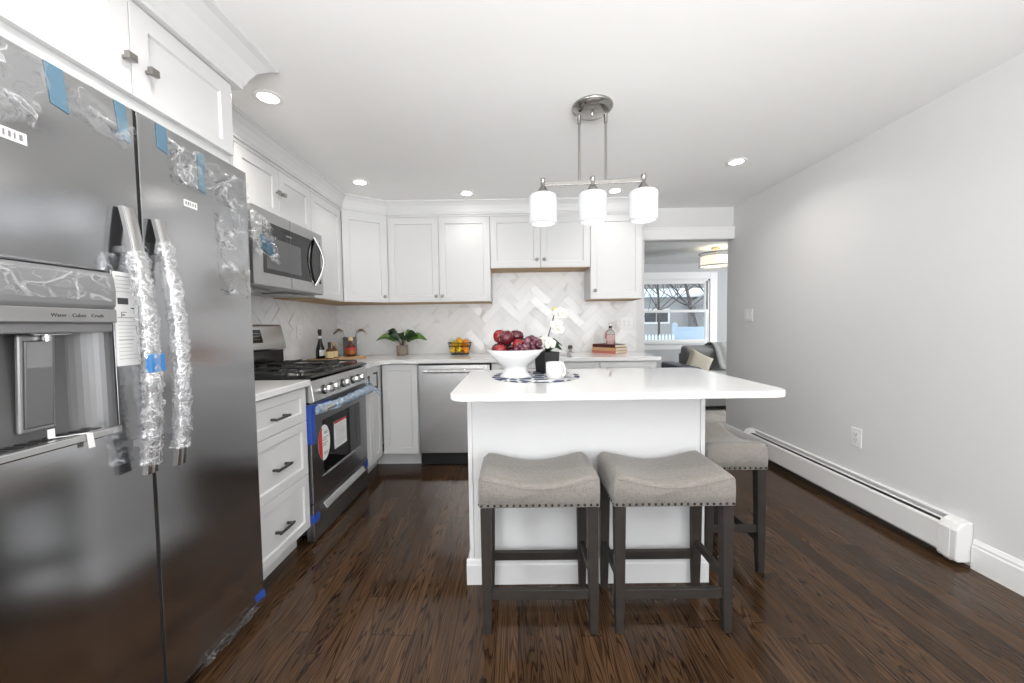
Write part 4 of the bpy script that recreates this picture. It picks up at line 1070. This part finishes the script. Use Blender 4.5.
def outlet(label, o, u, n, gangs=1, kind='outlet', w=.072, h=.117):
    o, u, n = Vector(o), Vector(u), Vector(n); W_ = w + .046 * (gangs - 1)
    t = thing('wall_outlet' if kind == 'outlet' else 'light_switch', label, kind if kind == 'outlet' else 'light switch', o)
    b = MB(); b.obox(o + n * .003, u * (W_ / 2), ZV * (h / 2), n * .0029); b.build('cover_plate', plate, t, bevel=.002)
    for g in range(gangs):
        c = o + u * ((g - (gangs - 1) / 2) * .046)
        if kind == 'outlet':
            b = MB(); b.obox(c + n * .0065, u * .0165, ZV * .033, n * .0012); s_ = b.build('receptacle', plate, t, bevel=.001)
            b = MB()
            for z in (-.017, .017):
                for k in (-.006, .006): b.obox(c + ZV * (z + .003) + u * k + n * .0079, u * .0011, ZV * .0042, n * .0004)
                b.lathe(c + ZV * (z - .008) + n * .0076, [(.0025, 0), (.0025, .0007)], 8, n)
            b.build('slots', ink, s_)
        else:
            b = MB(); b.obox(c + n * .0065, u * .0165, ZV * .033, n * .0012); s_ = b.build('rocker', plate, t, bevel=.001)
            b = MB(); b.obox(c + n * .0082 + ZV * .012, u * .0145, ZV * .018, n * .0015); b.build('toggle', plate, s_, bevel=.001)
    return t


outlet('white wall outlet on the right wall above the heater', (XR - .0003, 2.380, .436), EY, (-1, 0, 0))
outlet('white double light switch plate high on the right wall near the opening', (XR - .0003, 3.497, 1.228), EY, (-1, 0, 0), 2, 'switch')
outlet('white double-gang outlet on the backsplash behind the pink bottle', (1.105, YW - .0075, 1.170), EX, (0, -1, 0), 2)
outlet('white outlet on the corner backsplash above the utensil crock', (-1.595, YW - .0075, 1.175), EX, (0, -1, 0), 1)
outlet('white outlet on the left tiled wall beside the range backguard', (XL + .0075, 3.08, 1.135), EY, EX, 1)

# ---------------------------------------------------------------- items in the corner
bu = Vector((.26, .34, 0)).normalized(); bv = Vector((-bu.y, bu.x, 0)); bc = Vector((-1.500, 3.245, CT))
b = MB(); b.obox(bc + ZV * .0085, bu * .215, bv * .095, ZV * .008); tag(b.build('cutting_board', boardw, bevel=.004), 'rectangular light wooden cutting board under the corner bottles', 'cutting board')
BZ = CT + .0168
t = thing('wine_bottle', 'tall black bottle with white label on the cutting board', 'bottle', (-1.598, 3.145, BZ)); p = (-1.598, 3.145, BZ)
MB().lathe(p, [(.030, 0), (.034, .004), (.036, .03), (.034, .075), (.020, .125), (.0135, .155), (.012, .200), (.014, .202), (.014, .212), (0, .213)], 24).build('glass', bottleb, t)
MB().lathe(p, [(.0125, .206), (.0155, .2065), (.0155, .2395), (.013, .242), (0, .242)], 20).build('cap', black, t)
MB().lathe(p, [(.0142, .165), (.0142, .188)], 20, caps=False).build('neck_label', paper, t)
b = MB(); vs = [];
for k in range(9): a = math.radians(-75 + k * 12); vs += [(p[0] + .0368 * math.cos(a), p[1] + .0368 * math.sin(a), p[2] + .025), (p[0] + .0352 * math.cos(a), p[1] + .0352 * math.sin(a), p[2] + .073)]
b.add(vs, [(2 * k, 2 * k + 2, 2 * k + 3, 2 * k + 1) for k in range(8)], True); b.build('label', paper, t)
for k, (x, y, sc, lab) in enumerate(((-1.512, 3.125, 1.0, 'small bottle with cream label and black cap, in front on the cutting board'), (-1.520, 3.222, .95, 'small bottle with cream label, set back behind the front one on the cutting board'))):
    t = thing('small_bottle', lab, 'bottle', (x, y, BZ), 'small cream-label bottles')
    pr = [(.026, 0), (.030, .003), (.030, .062), (.024, .075), (.013, .086), (.012, .110)]
    MB().lathe((x, y, BZ), [(a * sc, c * sc) for a, c in pr], 20).build('glass', amberd, t)
    MB().lathe((x, y, BZ), [(.0306 * sc, .008 * sc), (.0306 * sc, .060 * sc)], 20, caps=False).build('label', creaml, t)
    MB().lathe((x, y, BZ), [(.013 * sc, .104 * sc), (.014 * sc, .134 * sc), (0, .135 * sc)], 16).build('cap', black if k == 0 else ply, t)
t = thing('utensil_crock', 'grey metal utensil crock in the corner behind the amber bottle', 'crock', (-1.515, 3.525, CT)); p = (-1.515, 3.525, CT)
MB().lathe(p, [(.058, 0), (.060, .003), (.060, .180), (.057, .180), (.057, .01), (0, .01)], 28).build('body', crockm, t)


def spoon(lab, base, tip, mode):
    base, tip = Vector(base), Vector(tip)
    t = thing('serving_spoon', lab, 'utensil', base, 'serving utensils in the crock')
    b = MB(); mid = base.lerp(tip, .6) + Vector((0, 0, .015)); b.tube([base, base.lerp(mid, .5), mid, tip], .0042, 8); b.build('shaft', steel_d, t)
    d = Vector((tip.x - base.x, 0, 0)).normalized() if abs(tip.x - base.x) > .01 else EX
    b = MB(); vs, fs = [], []
    for i in range(9):
        s_ = i / 8; wv = .036 * math.sin(PI * (.12 + .83 * s_)); c_ = tip + d * (.090 * s_) + ZV * (.026 * math.sin(PI * s_ * .9) - .03 * s_ * s_)
        for j in range(5): a = (j - 2) / 2; vs.append(c_ + Vector((0, a * wv, -.026 * a * a)))
    for i in range(8):
        for j in range(4): k = i * 5 + j; fs.append((k, k + 1, k + 6, k + 5))
    b.add(vs, fs, True); b.build('bowl', steel, t, solid=.002, subsurf=1)


spoon('metal serving spoon leaning out of the crock to the left', (-1.535, 3.525, CT + .02), (-1.575, 3.52, CT + .245), 0)
spoon('metal serving spoon leaning out of the crock to the right', (-1.495, 3.525, CT + .02), (-1.445, 3.52, CT + .240), 1)
t = thing('liquor_bottle', 'squat amber liquor bottle with red and gold label beside the crock', 'bottle', (-1.432, 3.345, BZ)); p = (-1.432, 3.345, BZ)
MB().lathe(p, [(.028, 0), (.036, .003), (.042, .02), (.044, .055), (.040, .085), (.026, .105), (.014, .118), (.013, .138)], 24).build('glass', amberd, t)
MB().lathe(p, [(.0435, .022), (.0452, .055)], 24, caps=False).build('gold_label', amber, t)
MB().lathe(p, [(.0452, .058), (.0425, .078)], 24, caps=False).build('red_label', redp, t)
MB().lathe(p, [(.014, .136), (.022, .137), (.021, .168), (0, .170)], 20).build('stopper', creaml, t)

# potted plant on the back counter
p = Vector((-1.055, 3.60, CT)); t = thing('potted_plant', 'small leafy plant in a brown square-sided pot on the back counter', 'plant', p)
MB().lathe(p, [(.048, 0), (.050, .002), (.052, .096), (.046, .096), (.045, .08), (0, .08)], 28).build('pot', conc, t)


def leaf(base, tip, width, m, parent, droop=.03, name='leaf', lift=.0, face=None):
    base, tip = Vector(base), Vector(tip); d = tip - base; nf = Vector(face).normalized() if face else ZV; side = d.cross(nf).normalized(); nf = side.cross(d).normalized(); vs, fs = [], []; n = 10
    for i in range(n + 1):
        s_ = i / n; wv = width * (math.sin(PI * min(1, s_ * .97 + .02)) ** .8); c_ = base + d * s_ + ZV * (lift * math.sin(PI * s_) - droop * s_ * s_)
        for a in (-1, -.5, 0, .5, 1): vs.append(c_ + side * (wv * a) + nf * (.012 * abs(a) - .004) + Vector((0, 0, .003 * math.sin(s_ * 9 + a * 3))))
    for i in range(n):
        for j in range(4): k = i * 5 + j; fs.append((k, k + 1, k + 6, k + 5))
    b = MB(); b.add(vs, fs, True); return b.build(name, m, parent, solid=.0012, subsurf=1)


c0 = p + Vector((0, 0, .10)); b = MB()
lv = [((-.235, -.03, .120), .030, leafl), ((-.150, .02, .205), .030, leafd), ((-.105, -.06, .150), .042, leafd), ((-.175, .04, .160), .036, leafd), ((-.03, .05, .170), .034, leafd), ((.05, -.05, .130), .040, leafd),
      ((.115, .03, .185), .036, leafl), ((.165, -.03, .160), .040, leafd), ((.240, -.01, .120), .038, leafl), ((.09, -.06, .105), .034, leafd)]
for q_, (tp, wv, m) in enumerate(lv):
    tp = Vector(tp); s0 = c0 + tp * .25; leaf(s0, c0 + tp * 1.0 + Vector((0, 0, -.05)), wv, m, t, .03, lift=.035, face=(.25 * math.sin(q_ * 2.1), -.8, .55)); b.tube([c0 + Vector((0, 0, -.02)), c0 + tp * .15 + Vector((0, 0, .01)), s0], .003, 6)
b.build('stems', stemm, t)

# wire basket with citrus
p = Vector((-.512, 3.605, CT)); t = thing('wire_basket', 'dark wire basket of lemons and oranges on the back counter', 'basket', p); b = MB()
for z, r in ((.006, .082), (.042, .090), (.080, .101), (.112, .110)): b.tube([p + Vector((r * math.cos(a), r * .8 * math.sin(a), z)) for a in [2 * PI * k / 32 for k in range(33)]], .0026 if z < .1 else .004, 6)
for k in range(20): a = 2 * PI * k / 20; b.tube([p + Vector((.082 * math.cos(a), .066 * math.sin(a), .006)), p + Vector((.110 * math.cos(a), .088 * math.sin(a), .112))], .0019, 5)
for k in range(-3, 4): b.tube([p + Vector((.022 * k, -.055, .004)), p + Vector((.022 * k, .055, .004))], .002, 5)
b.build('wire_frame', wirem, t)


def fruit_mesh(name, r, m, kind):
    b = MB()
    if kind == 'lemon': prof = [(0, -r * 1.22), (r * .2, -r * 1.12), (r * .62, -r * .78), (r * .95, -r * .2), (r * .97, r * .15), (r * .65, r * .76), (r * .22, r * 1.12), (0, r * 1.2)]
    elif kind == 'apple': prof = [(0, -r * .78), (r * .3, -r * .86), (r * .72, -r * .62), (r * .96, -r * .08), (r * .98, r * .25), (r * .78, r * .68), (r * .42, r * .86), (r * .15, r * .76), (0, r * .66)]
    else: prof = [(0, -r)] + [(r * math.cos(a), r * math.sin(a)) for a in [PI * (-.5 + k / 9) for k in range(1, 9)]] + [(0, r)]
    b.lathe((0, 0, 0), prof, 20); return b


def citrus(kind, lab_, x, y, z, r):
    m = lemonm if kind == 'lemon' else orangem
    o = fruit_mesh(kind, r, m, kind if kind == 'lemon' else 'ball').build(kind, m)
    o.location = p + Vector((x, y, z)); o.rotation_euler = (rnd.uniform(-.4, .4), rnd.uniform(.9, 1.9) if kind == 'lemon' else 0, rnd.uniform(0, 3))
    tag(o, lab_, 'fruit', 'lemons and oranges in the wire basket')


citrus('lemon', 'lemon at the left front of the wire basket', -.057, -.038, .047, .029)
citrus('lemon', 'lemon at the front middle of the wire basket', .005, -.045, .047, .029)
citrus('orange', 'orange at the right front of the wire basket', .060, -.030, .047, .034)
citrus('lemon', 'lemon low at the back left of the wire basket', -.045, .036, .050, .029)
citrus('orange', 'orange low at the back right of the wire basket', .035, .038, .050, .034)
citrus('lemon', 'lemon resting on the left rim of the basket heap', -.052, .0, .100, .030)
citrus('lemon', 'lemon in the upper middle of the basket heap', .002, -.014, .104, .030)
citrus('orange', 'orange high on the right of the basket heap', .052, .006, .110, .035)
citrus('lemon', 'topmost lemon at the back of the basket heap', -.010, .030, .134, .030)

# books and pink bottle
ang = math.radians(40); e1 = Vector((math.cos(ang), math.sin(ang), 0)); e2 = Vector((-math.sin(ang), math.cos(ang), 0)); bc = Vector((.905, 3.405, 0)); z = CT + .0006
for k, (m, L, wv, h, off, lab) in enumerate(((bk3, .265, .180, .026, (0, 0), 'salmon red book at the bottom of the stack of three'), (bk2, .262, .178, .027, (.002, -.004), 'tan book in the middle of the stack of three'), (bk1, .250, .172, .029, (.002, .006), 'dark maroon book on top of the stack, under the pink bottle'))):
    c0 = bc + e1 * off[0] + e2 * off[1]; t = thing('book', lab, 'book', c0 + e1 * (wv / 2) + e2 * (L / 2) + ZV * z, 'stacked books on the back counter')
    # spine faces -e1 (towards the left front), cover boards and page block
    b = MB()
    for zz in (z + .0015, z + h - .0015): b.obox(c0 + e1 * (wv / 2) + e2 * (L / 2) + ZV * zz, e1 * (wv / 2), e2 * (L / 2), ZV * .0015)
    b.obox(c0 + e1 * .0015 + e2 * (L / 2) + ZV * (z + h / 2), e1 * .0015, e2 * (L / 2), ZV * (h / 2 - .003)); b.build('cover', m, t)
    b = MB(); b.obox(c0 + e1 * (wv / 2 - .002) + e2 * (L / 2) + ZV * (z + h / 2), e1 * (wv / 2 - .0055), e2 * (L / 2 - .004), ZV * (h / 2 - .0032)); b.build('pages', pagem, t)
    z += h + .0004
p = Vector((.895, 3.54, z)); t = thing('pink_bottle', 'pink glass bottle with tassel standing on the stacked books', 'bottle', p)
MB().lathe(p, [(.038, 0), (.042, .003), (.042, .085)], 24).build('glass', pink, t)
MB().lathe(p, [(.042, .085), (.040, .105), (.028, .124), (.014, .134), (.0125, .150), (.0125, .178)], 24).build('shoulder', pinkc, t)
MB().lathe(p, [(.0145, .146), (.0145, .166)], 18, caps=False).build('neck_band', wirem, t)
MB().lathe(p, [(.011, .178), (.0145, .179), (.0145, .195), (0, .196)], 16).build('stopper', pinkc, t)
b = MB(); b.tube([p + Vector((-.013, 0, .150)), p + Vector((-.035, -.01, .120)), p + Vector((-.048, -.012, .105))], .0022, 6); b.lathe(p + Vector((-.048, -.012, .108)), [(.004, 0), (.007, -.012), (.009, -.055), (0, -.056)][::-1], 10); b.build('tassel', pinkt, t)

# ---------------------------------------------------------------- things on the island
ZM = IT + .0006
o = MB().lathe((0, 0, 0), [(.212, 0), (.214, .0015), (.210, .003), (0, .003)], 64, smooth=False).build('placemat', matm); o.location = (.105, 1.875, ZM)
tag(o, 'round navy and white patterned placemat on the island top', 'placemat'); ZM += .0034
BX, BY = .006, 1.845
MB_ = MB().lathe((0, 0, 0), [(.066, 0), (.076, .002), (.076, .006), (.062, .022), (.054, .040), (.055, .050), (.066, .057), (.092, .081), (.117, .107), (.1395, .134), (.1355, .135), (.112, .109), (.088, .085), (.062, .064), (.03, .062), (0, .061)], 56)
o = MB_.build('fruit_bowl', porc); o.location = (BX, BY, ZM); tag(o, 'large white footed bowl full of apples and grapes on the island', 'bowl')
bz = ZM


def ball(name, kind, m, r, x, y, z, lab, group, tilt=0.5):
    if kind == 'apple':
        t = thing(name, lab, 'fruit', (0, 0, 0), group); fruit_mesh(name, r, m, 'apple').build('flesh', m, t)
        b = MB(); b.tube([(0, 0, r * .62), (.001, .001, r * .85), (.004, .002, r * 1.05)], .0016, 6); b.build('stem', stemm, t)
        t.location = (BX + x, BY + y, bz + z); t.rotation_euler = (rnd.uniform(-tilt, tilt), rnd.uniform(-tilt, tilt), rnd.uniform(0, 6)); return t
    o = fruit_mesh(name, r, m, 'ball').build(name, m); o.location = (BX + x, BY + y, bz + z); tag(o, lab, 'fruit', group); return o


ap = 'apples in the white bowl'
A = [[plumm, .036, -.092, -.020, .150, 'dark red apple at the far left edge of the white bowl'], [applem, .036, -.070, .010, .185, 'red apple high on the left of the bowl heap'], [applem, .031, -.072, -.062, .140, 'bright red apple low at the left front of the bowl'],
     [plumm, .037, -.034, -.020, .190, 'dark red apple beside the topmost one in the bowl'], [plumm, .036, .004, .022, .200, 'topmost dark apple in the bowl'], [applem, .032, -.030, -.082, .140, 'bright red apple low at the front middle of the bowl'],
     [applem, .032, .014, -.072, .146, 'bright red apple beside the grapes at the bowl front'], [plumm, .036, -.050, .070, .150, 'dark red apple at the back left of the bowl'], [plumm, .036, -.015, .0, .128, 'dark red apple buried in the middle of the bowl heap']]


def bowl_r(z): return .058 + (.1345 - .058) * min(1, max(0, (z - .062) / .073))


for it in range(140):
    for i in range(len(A)):
        for j in range(i):
            a, c = A[i], A[j]; d = Vector((a[2] - c[2], a[3] - c[3], a[4] - c[4])); L_ = d.length; g_ = (a[1] + c[1]) * .97 - L_
            if g_ > 0:
                d = d / L_ * (g_ / 2)
                for q_ in range(3): a[2 + q_] += d[q_]; c[2 + q_] -= d[q_]
    for a in A:
        a[4] -= .00006
        rad = math.hypot(a[2], a[3]); lim = max(.0, bowl_r(min(a[4] - .3 * a[1], .135)) - a[1] * (1.02 if a[4] < .15 else .85))
        if rad > lim and a[4] < .175: a[2] *= lim / rad; a[3] *= lim / rad
        if a[2] > .016: a[2] = .016
        a[4] = max(a[4], .064 + a[1])
for m, r, x, y, z, lab in A: ball('apple', 'apple', m, r, x, y, z, lab, ap)
gp = 'grapes in the white bowl'; k = 0; rg2 = random.Random(11)
G = []
for i in range(4000):
    x, y, z = rg2.uniform(.0, .125), rg2.uniform(-.105, .08), rg2.uniform(.120, .190)
    if (x * x + y * y) ** .5 > (.118 if z < .15 else .124): continue
    if z > .192 - abs(x - .080) * .55: continue
    if any((x - a) ** 2 + (y - c) ** 2 + (z - d) ** 2 < .0172 ** 2 for a, c, d in G): continue
    if any((x - a[2]) ** 2 + (y - a[3]) ** 2 + (z - a[4]) ** 2 < (a[1] + .009) ** 2 for a in A): continue
    G.append((x, y, z))
for i, (x, y, z) in enumerate(G[:95]):
    o = ball('grape', 'ball', grapem if i % 3 else grapeg, .0112 + .0015 * rg2.random(), x, y, z, 'dark purple grape in the bunch heaped in the right half of the white bowl', gp); o.scale = (1, 1, 1.12)

p = Vector((.172, 2.000, ZM)); t = thing('potted_orchid', 'white orchid in a square black pot behind the fruit bowl', 'plant', p)
hw = .048; a = math.radians(30); q1 = Vector((math.cos(a), math.sin(a), 0)); q2 = Vector((-math.sin(a), math.cos(a), 0)); b = MB(); vs = []
for z, s_ in ((0, .88), (.108, 1.0), (.108, .90), (.09, .89)):
    for i, j in ((-1, -1), (1, -1), (1, 1), (-1, 1)): vs.append(p + q1 * (i * hw * s_) + q2 * (j * hw * s_) + ZV * z)
fs = [(3, 2, 1, 0), (12, 13, 14, 15)]
for k in range(3):
    for i in range(4): j = (i + 1) % 4; fs.append((4 * k + i, 4 * k + j, 4 * k + 4 + j, 4 * k + 4 + i))
b.add(vs, fs); b.build('pot', blackpot, t, bevel=.002)
c0 = p + ZV * .105
for tp, wv in (((.075, -.03, .035), .028), ((-.04, -.05, .055), .024), ((.02, -.055, .035), .026), ((.085, .03, .05), .024), ((.045, -.01, .075), .026)): leaf(c0, c0 + Vector(tp), wv, leafd, t, .02, lift=.03, face=(.2, -.8, .5))
stq = [c0 + Vector(v) for v in ((-.012, 0, 0), (0, -.005, .06), (.018, -.008, .12), (.035, -.008, .18), (.048, -.008, .215))]
MB().tube(stq, .0030, 8).build('flower_stem', stemm, t)
MB().tube([c0 + Vector(v) for v in ((-.015, 0, 0), (-.03, -.005, .05), (-.045, -.01, .075), (-.028, -.012, .085), (-.015, -.012, .07))], .0035, 6).build('flower_stem', stemm, t)
b = MB(); b.lathe(c0 + Vector((.05, -.008, .222)), [(0, -.012), (.009, -.006), (.011, .002), (.006, .012), (0, .014)], 12, (.3, 0, 1)); b.lathe(c0 + Vector((.036, -.01, .226)), [(0, -.008), (.008, -.002), (.006, .008), (0, .010)], 12, (-.3, 0, 1)); b.build('bud', petaly, t)


def flower(c, s_, face):
    c = Vector(c); face = Vector(face).normalized(); u = face.cross(ZV).normalized(); v = u.cross(face); b = MB()
    for k, (ang_, L, wv) in enumerate(((90, 1, .42), (210, .95, .42), (330, .95, .42), (20, 1.05, .62), (160, 1.05, .62))):
        a = math.radians(ang_); d = u * math.cos(a) + v * math.sin(a); sd = u * -math.sin(a) + v * math.cos(a); vs, fs = [], []
        for i in range(7):
            q = i / 6; w_ = s_ * wv * math.sin(PI * min(.97, q * .9 + .08)) ** .7
            for j in (-1, 0, 1): vs.append(c + d * (s_ * L * q) + sd * (w_ * j) + face * (.18 * s_ * math.sin(PI * q * .8) - .1 * s_ * abs(j)))
        for i in range(6):
            for j in range(2): kk = i * 3 + j; fs.append((kk, kk + 1, kk + 4, kk + 3))
        b.add(vs, fs, True)
    o_ = b.build('flower', petal, t, solid=.001, subsurf=1)
    MB().lathe(c + face * .002, [(0, -.002), (.12 * s_, 0), (.08 * s_, .25 * s_), (0, .3 * s_)], 10, face).build('flower_lip', petaly, o_)


for c, s_, f_ in (((.070, -.020, .200), .038, (.1, -1, .1)), ((.048, -.026, .140), .034, (-.3, -1, .1)), ((.060, -.022, .115), .033, (.4, -1, .0)), ((-.012, -.060, .055), .040, (-.1, -1, .2)), ((.012, -.062, .045), .034, (.4, -1, 0)), ((.082, -.024, .195), .030, (.6, -.8, 0))): flower(c0 + Vector(c), s_, f_)

p = Vector((.190, 1.775, ZM)); t = thing('mug', 'short white mug on the placemat in front of the orchid', 'mug', p)
MB().lathe(p, [(.032, 0), (.038, .002), (.0425, .02), (.0425, .074), (.0405, .0755), (.0385, .074), (.038, .012), (0, .009)], 36).build('body', porc, t)
b = MB(); b.tube([p + Vector(v) for v in ((.024, -.033, .060), (.034, -.046, .064), (.040, -.054, .050), (.039, -.052, .030), (.032, -.043, .017), (.026, -.034, .018))], .0050, 8, 1.3); b.build('handle', porc, t)
b = MB(); b.tube([p + Vector(v) for v in ((.0385, -.0515, .060), (.0435, -.0585, .050), (.0425, -.057, .036))], .0022, 6); o = b.build('handle_mark', ink, t)

# ---------------------------------------------------------------- living room
sf = thing('sofa', 'dark grey upholstered sofa under the living room window', 'sofa', (3.1, 5.4, 0))
SXL, SXR_, SYF, SYB = 2.24, 4.40, 4.93, 5.85
box(SXL + .02, SXR_ - .02, SYF + .02, SYB, .07, .34).build('base', sofam, sf, bevel=.02, seg=3)
for k in range(2):
    x0 = SXL + .21 + k * .88; box(x0, x0 + .875, SYF, SYB - .25, .34, .49).build('seat_cushion', sofam, sf, bevel=.04, seg=4)
for k in range(2):
    x0 = SXL + .21 + k * .88; b = MB(); b.obox((x0 + .4375, SYB - .26, .63), (.436, 0, 0), (0, .10, .03), (0, -.04, .19)); b.build('back_cushion', sofam, sf, bevel=.06, seg=5)
box(SXL + .27, SXR_ - .27, SYB - .18, SYB, .34, .72).build('backrest', sofam, sf, bevel=.04, seg=4)
for x0, x1 in ((SXL, SXL + .205), (SXR_ - .245, SXR_)): box(x0, x1, SYF, SYB, .07, .585).build('arm', armm, sf, bevel=.045, seg=4)
for x in (SXL + .1, SXR_ - .1):
    for y in (SYF + .1, SYB - .1): MB().cyl((x, y, 0.013 if y < 9 else 0), (x, y, .075), .02, .03).build('leg', black, sf)


def cushion(name, c, u, v, thick, m):
    c, u, v = Vector(c), Vector(u), Vector(v); n = u.cross(v).normalized(); vs, fs = [], []; N_ = 12
    for sg in (1, -1):
        for j in range(N_ + 1):
            for i in range(N_ + 1):
                a, e = 2 * i / N_ - 1, 2 * j / N_ - 1; h = thick * ((1 - a ** 4) * (1 - e ** 4)) ** .6; pin = 1 - .10 * (1 - a * a) * abs(e) ** 3; pin2 = 1 - .10 * (1 - e * e) * abs(a) ** 3
                vs.append(c + u * (a * pin2) + v * (e * pin) + n * (sg * h))
    K = (N_ + 1) ** 2
    for j in range(N_):
        for i in range(N_):
            k = j * (N_ + 1) + i; fs.append((k, k + 1, k + N_ + 2, k + N_ + 1)); fs.append((K + k, K + k + N_ + 1, K + k + N_ + 2, K + k + 1))
    b = MB(); b.add(vs, fs, True); return b.build(name, m)


tag(cushion('throw_pillow', (2.56, 5.30, .590), (.155, -.01, -.085), (.085, .07, .150), .055, pillm), 'beige square throw pillow leaning on the grey sofa', 'pillow')
b = MB(); vs, fs = [], []
q = [(5.30, .50), (5.385, .55), (5.44, .70), (5.495, .838), (5.55, .862), (5.68, .850), (5.79, .80), (5.87, .735), (5.885, .60), (5.885, .45)]
for i, (y, z) in enumerate(q):
    for j in range(13): s_ = j / 12; vs.append((2.86 + .36 * s_ + .012 * math.sin(i * 1.2), y - .006 - .012 * abs(math.sin(s_ * 14)) * (1 if z < .8 else .3), z + .012 + .010 * math.sin(s_ * 17 + i * .3)))
for i in range(len(q) - 1):
    for j in range(12): k = i * 13 + j; fs.append((k, k + 1, k + 14, k + 13))
b.add(vs, fs, True); tag(b.build('throw_blanket', throwm, solid=.012, subsurf=1), 'light grey knitted throw draped over the sofa back', 'blanket')
tag(box(1.7, 5.0, 4.05, 5.75, .0005, .012).build('area_rug', rugm), 'faded light patterned rug under the sofa', 'rug')
dl = thing('drum_ceiling_light', 'lit drum ceiling light with brass mount in the living room', 'lamp', (3.02, 5.75, H)); p = (3.02, 5.75, H)
MB().lathe(p, [(.06, -.0005), (.062, -.02), (.012, -.026), (.010, -.10)][::-1], 24).build('mount', brass, dl)
MB().lathe(p, [(.205, -.135), (.205, -.275)], 40, caps=False).build('inner_shade', drumm, dl)
MB().lathe(p, [(0, -.27), (.205, -.27), (.205, -.274)], 40, caps=False).build('diffuser', drumm, dl)
b = MB()
for z in (-.10, -.285): b.lathe(p, [(.230, z), (.236, z), (.236, z + .014), (.230, z + .014), (.230, z)], 40, caps=False)
for k in range(3): a = 2 * PI * k / 3 + .5; b.cyl((p[0], p[1], p[2] - .095), (p[0] + .23 * math.cos(a), p[1] + .23 * math.sin(a), p[2] - .095), .004)
b.build('ring', nickel, dl)
MB().lathe(p, [(.233, -.28), (.233, -.095)], 40, caps=False).build('sheer_shade', film_mat('sheer_grey_organza', .28, 0.0, (.5, .51, .52), 8), dl)

# ---------------------------------------------------------------- outside the window
GZ = -.25
struct(box(-14, 40, YF + .2, 60, GZ - .2, GZ).build('ground', snowm))


def fence_vinyl():
    t = thing('vinyl_fence', 'solid pale blue-white vinyl fence outside the window', 'fence', (8.0, 13, GZ))
    box(5.46, 11, 12.98, 13.02, GZ + .02, 1.00).build('panel', vinyl, t)
    for k, x in enumerate((5.46, 7.3, 9.1, 10.95)):
        s = box(x - .06, x + .06, 12.93, 13.07, GZ, 1.09).build('post', vinyl, t); MB().lathe((x, 13, 1.09), [(.10, 0), (.10, .03), (0, .09)], 4, smooth=False).build('post_cap', vinyl, s)
    box(5.46, 11, 12.96, 13.04, .94, 1.02).build('top_rail', vinyl, t)


fence_vinyl()
t = thing('picket_fence', 'low white picket fence outside the window, left of the vinyl fence', 'fence', (4.4, 12.6, GZ))
for k in range(22):
    x = 2.9 + k * .112; MB().prism([(-.032, 0), (.032, 0), (.032, .95), (0, 1.02), (-.032, .95)], (x, 12.6, GZ + .03), EX, ZV, (0, .02, 0)).build('picket', snowm, t)
for z in (.12, .55): box(2.85, 5.4, 12.62, 12.66, z - .04, z + .04).build('rail', snowm, t)
hs = thing('house', 'grey neighbouring house with snowy roof beyond the fences', 'house', (9.5, 24, GZ))
box(2, 18, 24, 30, GZ, 2.75).build('wall', sidingm, hs)
MB().prism([(-.5, 0), (6.5, 0), (3.0, 2.6)], (1.6, 24, 2.75), EY, ZV, (16.8, 0, 0)).build('roof', roofm, hs)
MB().prism([(-.55, -.02), (1.2, .90), (1.2, 1.06), (-.55, .14)], (1.6, 24, 2.75), EY, ZV, (16.8, 0, 0)).build('roof_snow', snowm, hs)
for x in (8.9,):
    f = box(x - .85, x + .85, 23.93, 24.0, 1.10, 2.05).build('window', trimp, hs); box(x - .72, x - .02, 23.91, 23.94, 1.22, 1.93).build('pane', winglass, f); box(x + .02, x + .72, 23.91, 23.94, 1.22, 1.93).build('pane', winglass, f)
b = MB(); b.box(10.9, 12.6, 23.0, 24.0, GZ, 2.2); b.prism([(-.3, 0), (2.0, 0), (.85, .8)], (10.9, 22.8, 2.2), EX, ZV, (0, 1.2, 0)); b.build('porch', roofm, hs)
tag(b.build('shed', sidingm) if False else box(9.0, 9.7, 18, 18.5, GZ, .62).build('utility_box', vinyl, bevel=.02), 'small pale utility box in the snowy yard before the house', 'box')


def tree(lab, x, y, h, r, seed, lean=(0, 0)):
    rr_ = random.Random(seed); t = thing('bare_tree', lab, 'tree', (x, y, GZ), 'bare trees outside the window')
    pts = [Vector((x + lean[0] * s_ + .05 * math.sin(s_ * 5 + seed), y + lean[1] * s_, GZ + h * s_)) for s_ in [k / 7 for k in range(8)]]
    MB().tube(pts, [r * (1 - .55 * k / 7) for k in range(8)], 9).build('trunk', barkm, t)

    def br(p, d, L, r_, lv, b):
        q = [p]; dd = Vector(d)
        for k in range(4): dd = (dd + Vector((rr_.uniform(-.3, .3), rr_.uniform(-.3, .3), rr_.uniform(-.05, .3)))).normalized(); q.append(q[-1] + dd * (L / 4))
        b.tube(q, [r_ * (1 - .17 * k) for k in range(5)], 5)
        if lv > 0:
            for k in range(3): br(q[rr_.choice((2, 3, 4))], dd + Vector((rr_.uniform(-.9, .9), rr_.uniform(-.6, .6), rr_.uniform(-.2, .7))), L * .62, r_ * .55, lv - 1, b)
    for k in range(16):
        b = MB(); i = rr_.choice((3, 4, 5, 6, 7)); br(pts[i], (rr_.uniform(-1, 1), rr_.uniform(-.5, .5), rr_.uniform(.3, .9)), h * .38, r * .42, 2, b); b.build('branch', barkm, t)


tree('thin bare tree at the left of the window view', 4.62, 13.6, 3.6, .035, 3, (-.1, 0))
tree('bare tree with dark trunk before the house window', 5.75, 15.0, 4.4, .055, 5, (-.25, 0))
tree('bare leaning tree behind the vinyl fence at the right of the window', 8.0, 16.0, 4.8, .085, 9, (-1.3, 0))
tree('thick bare tree at the far right of the window view', 8.6, 17.0, 5.2, .12, 13, (.1, 0))
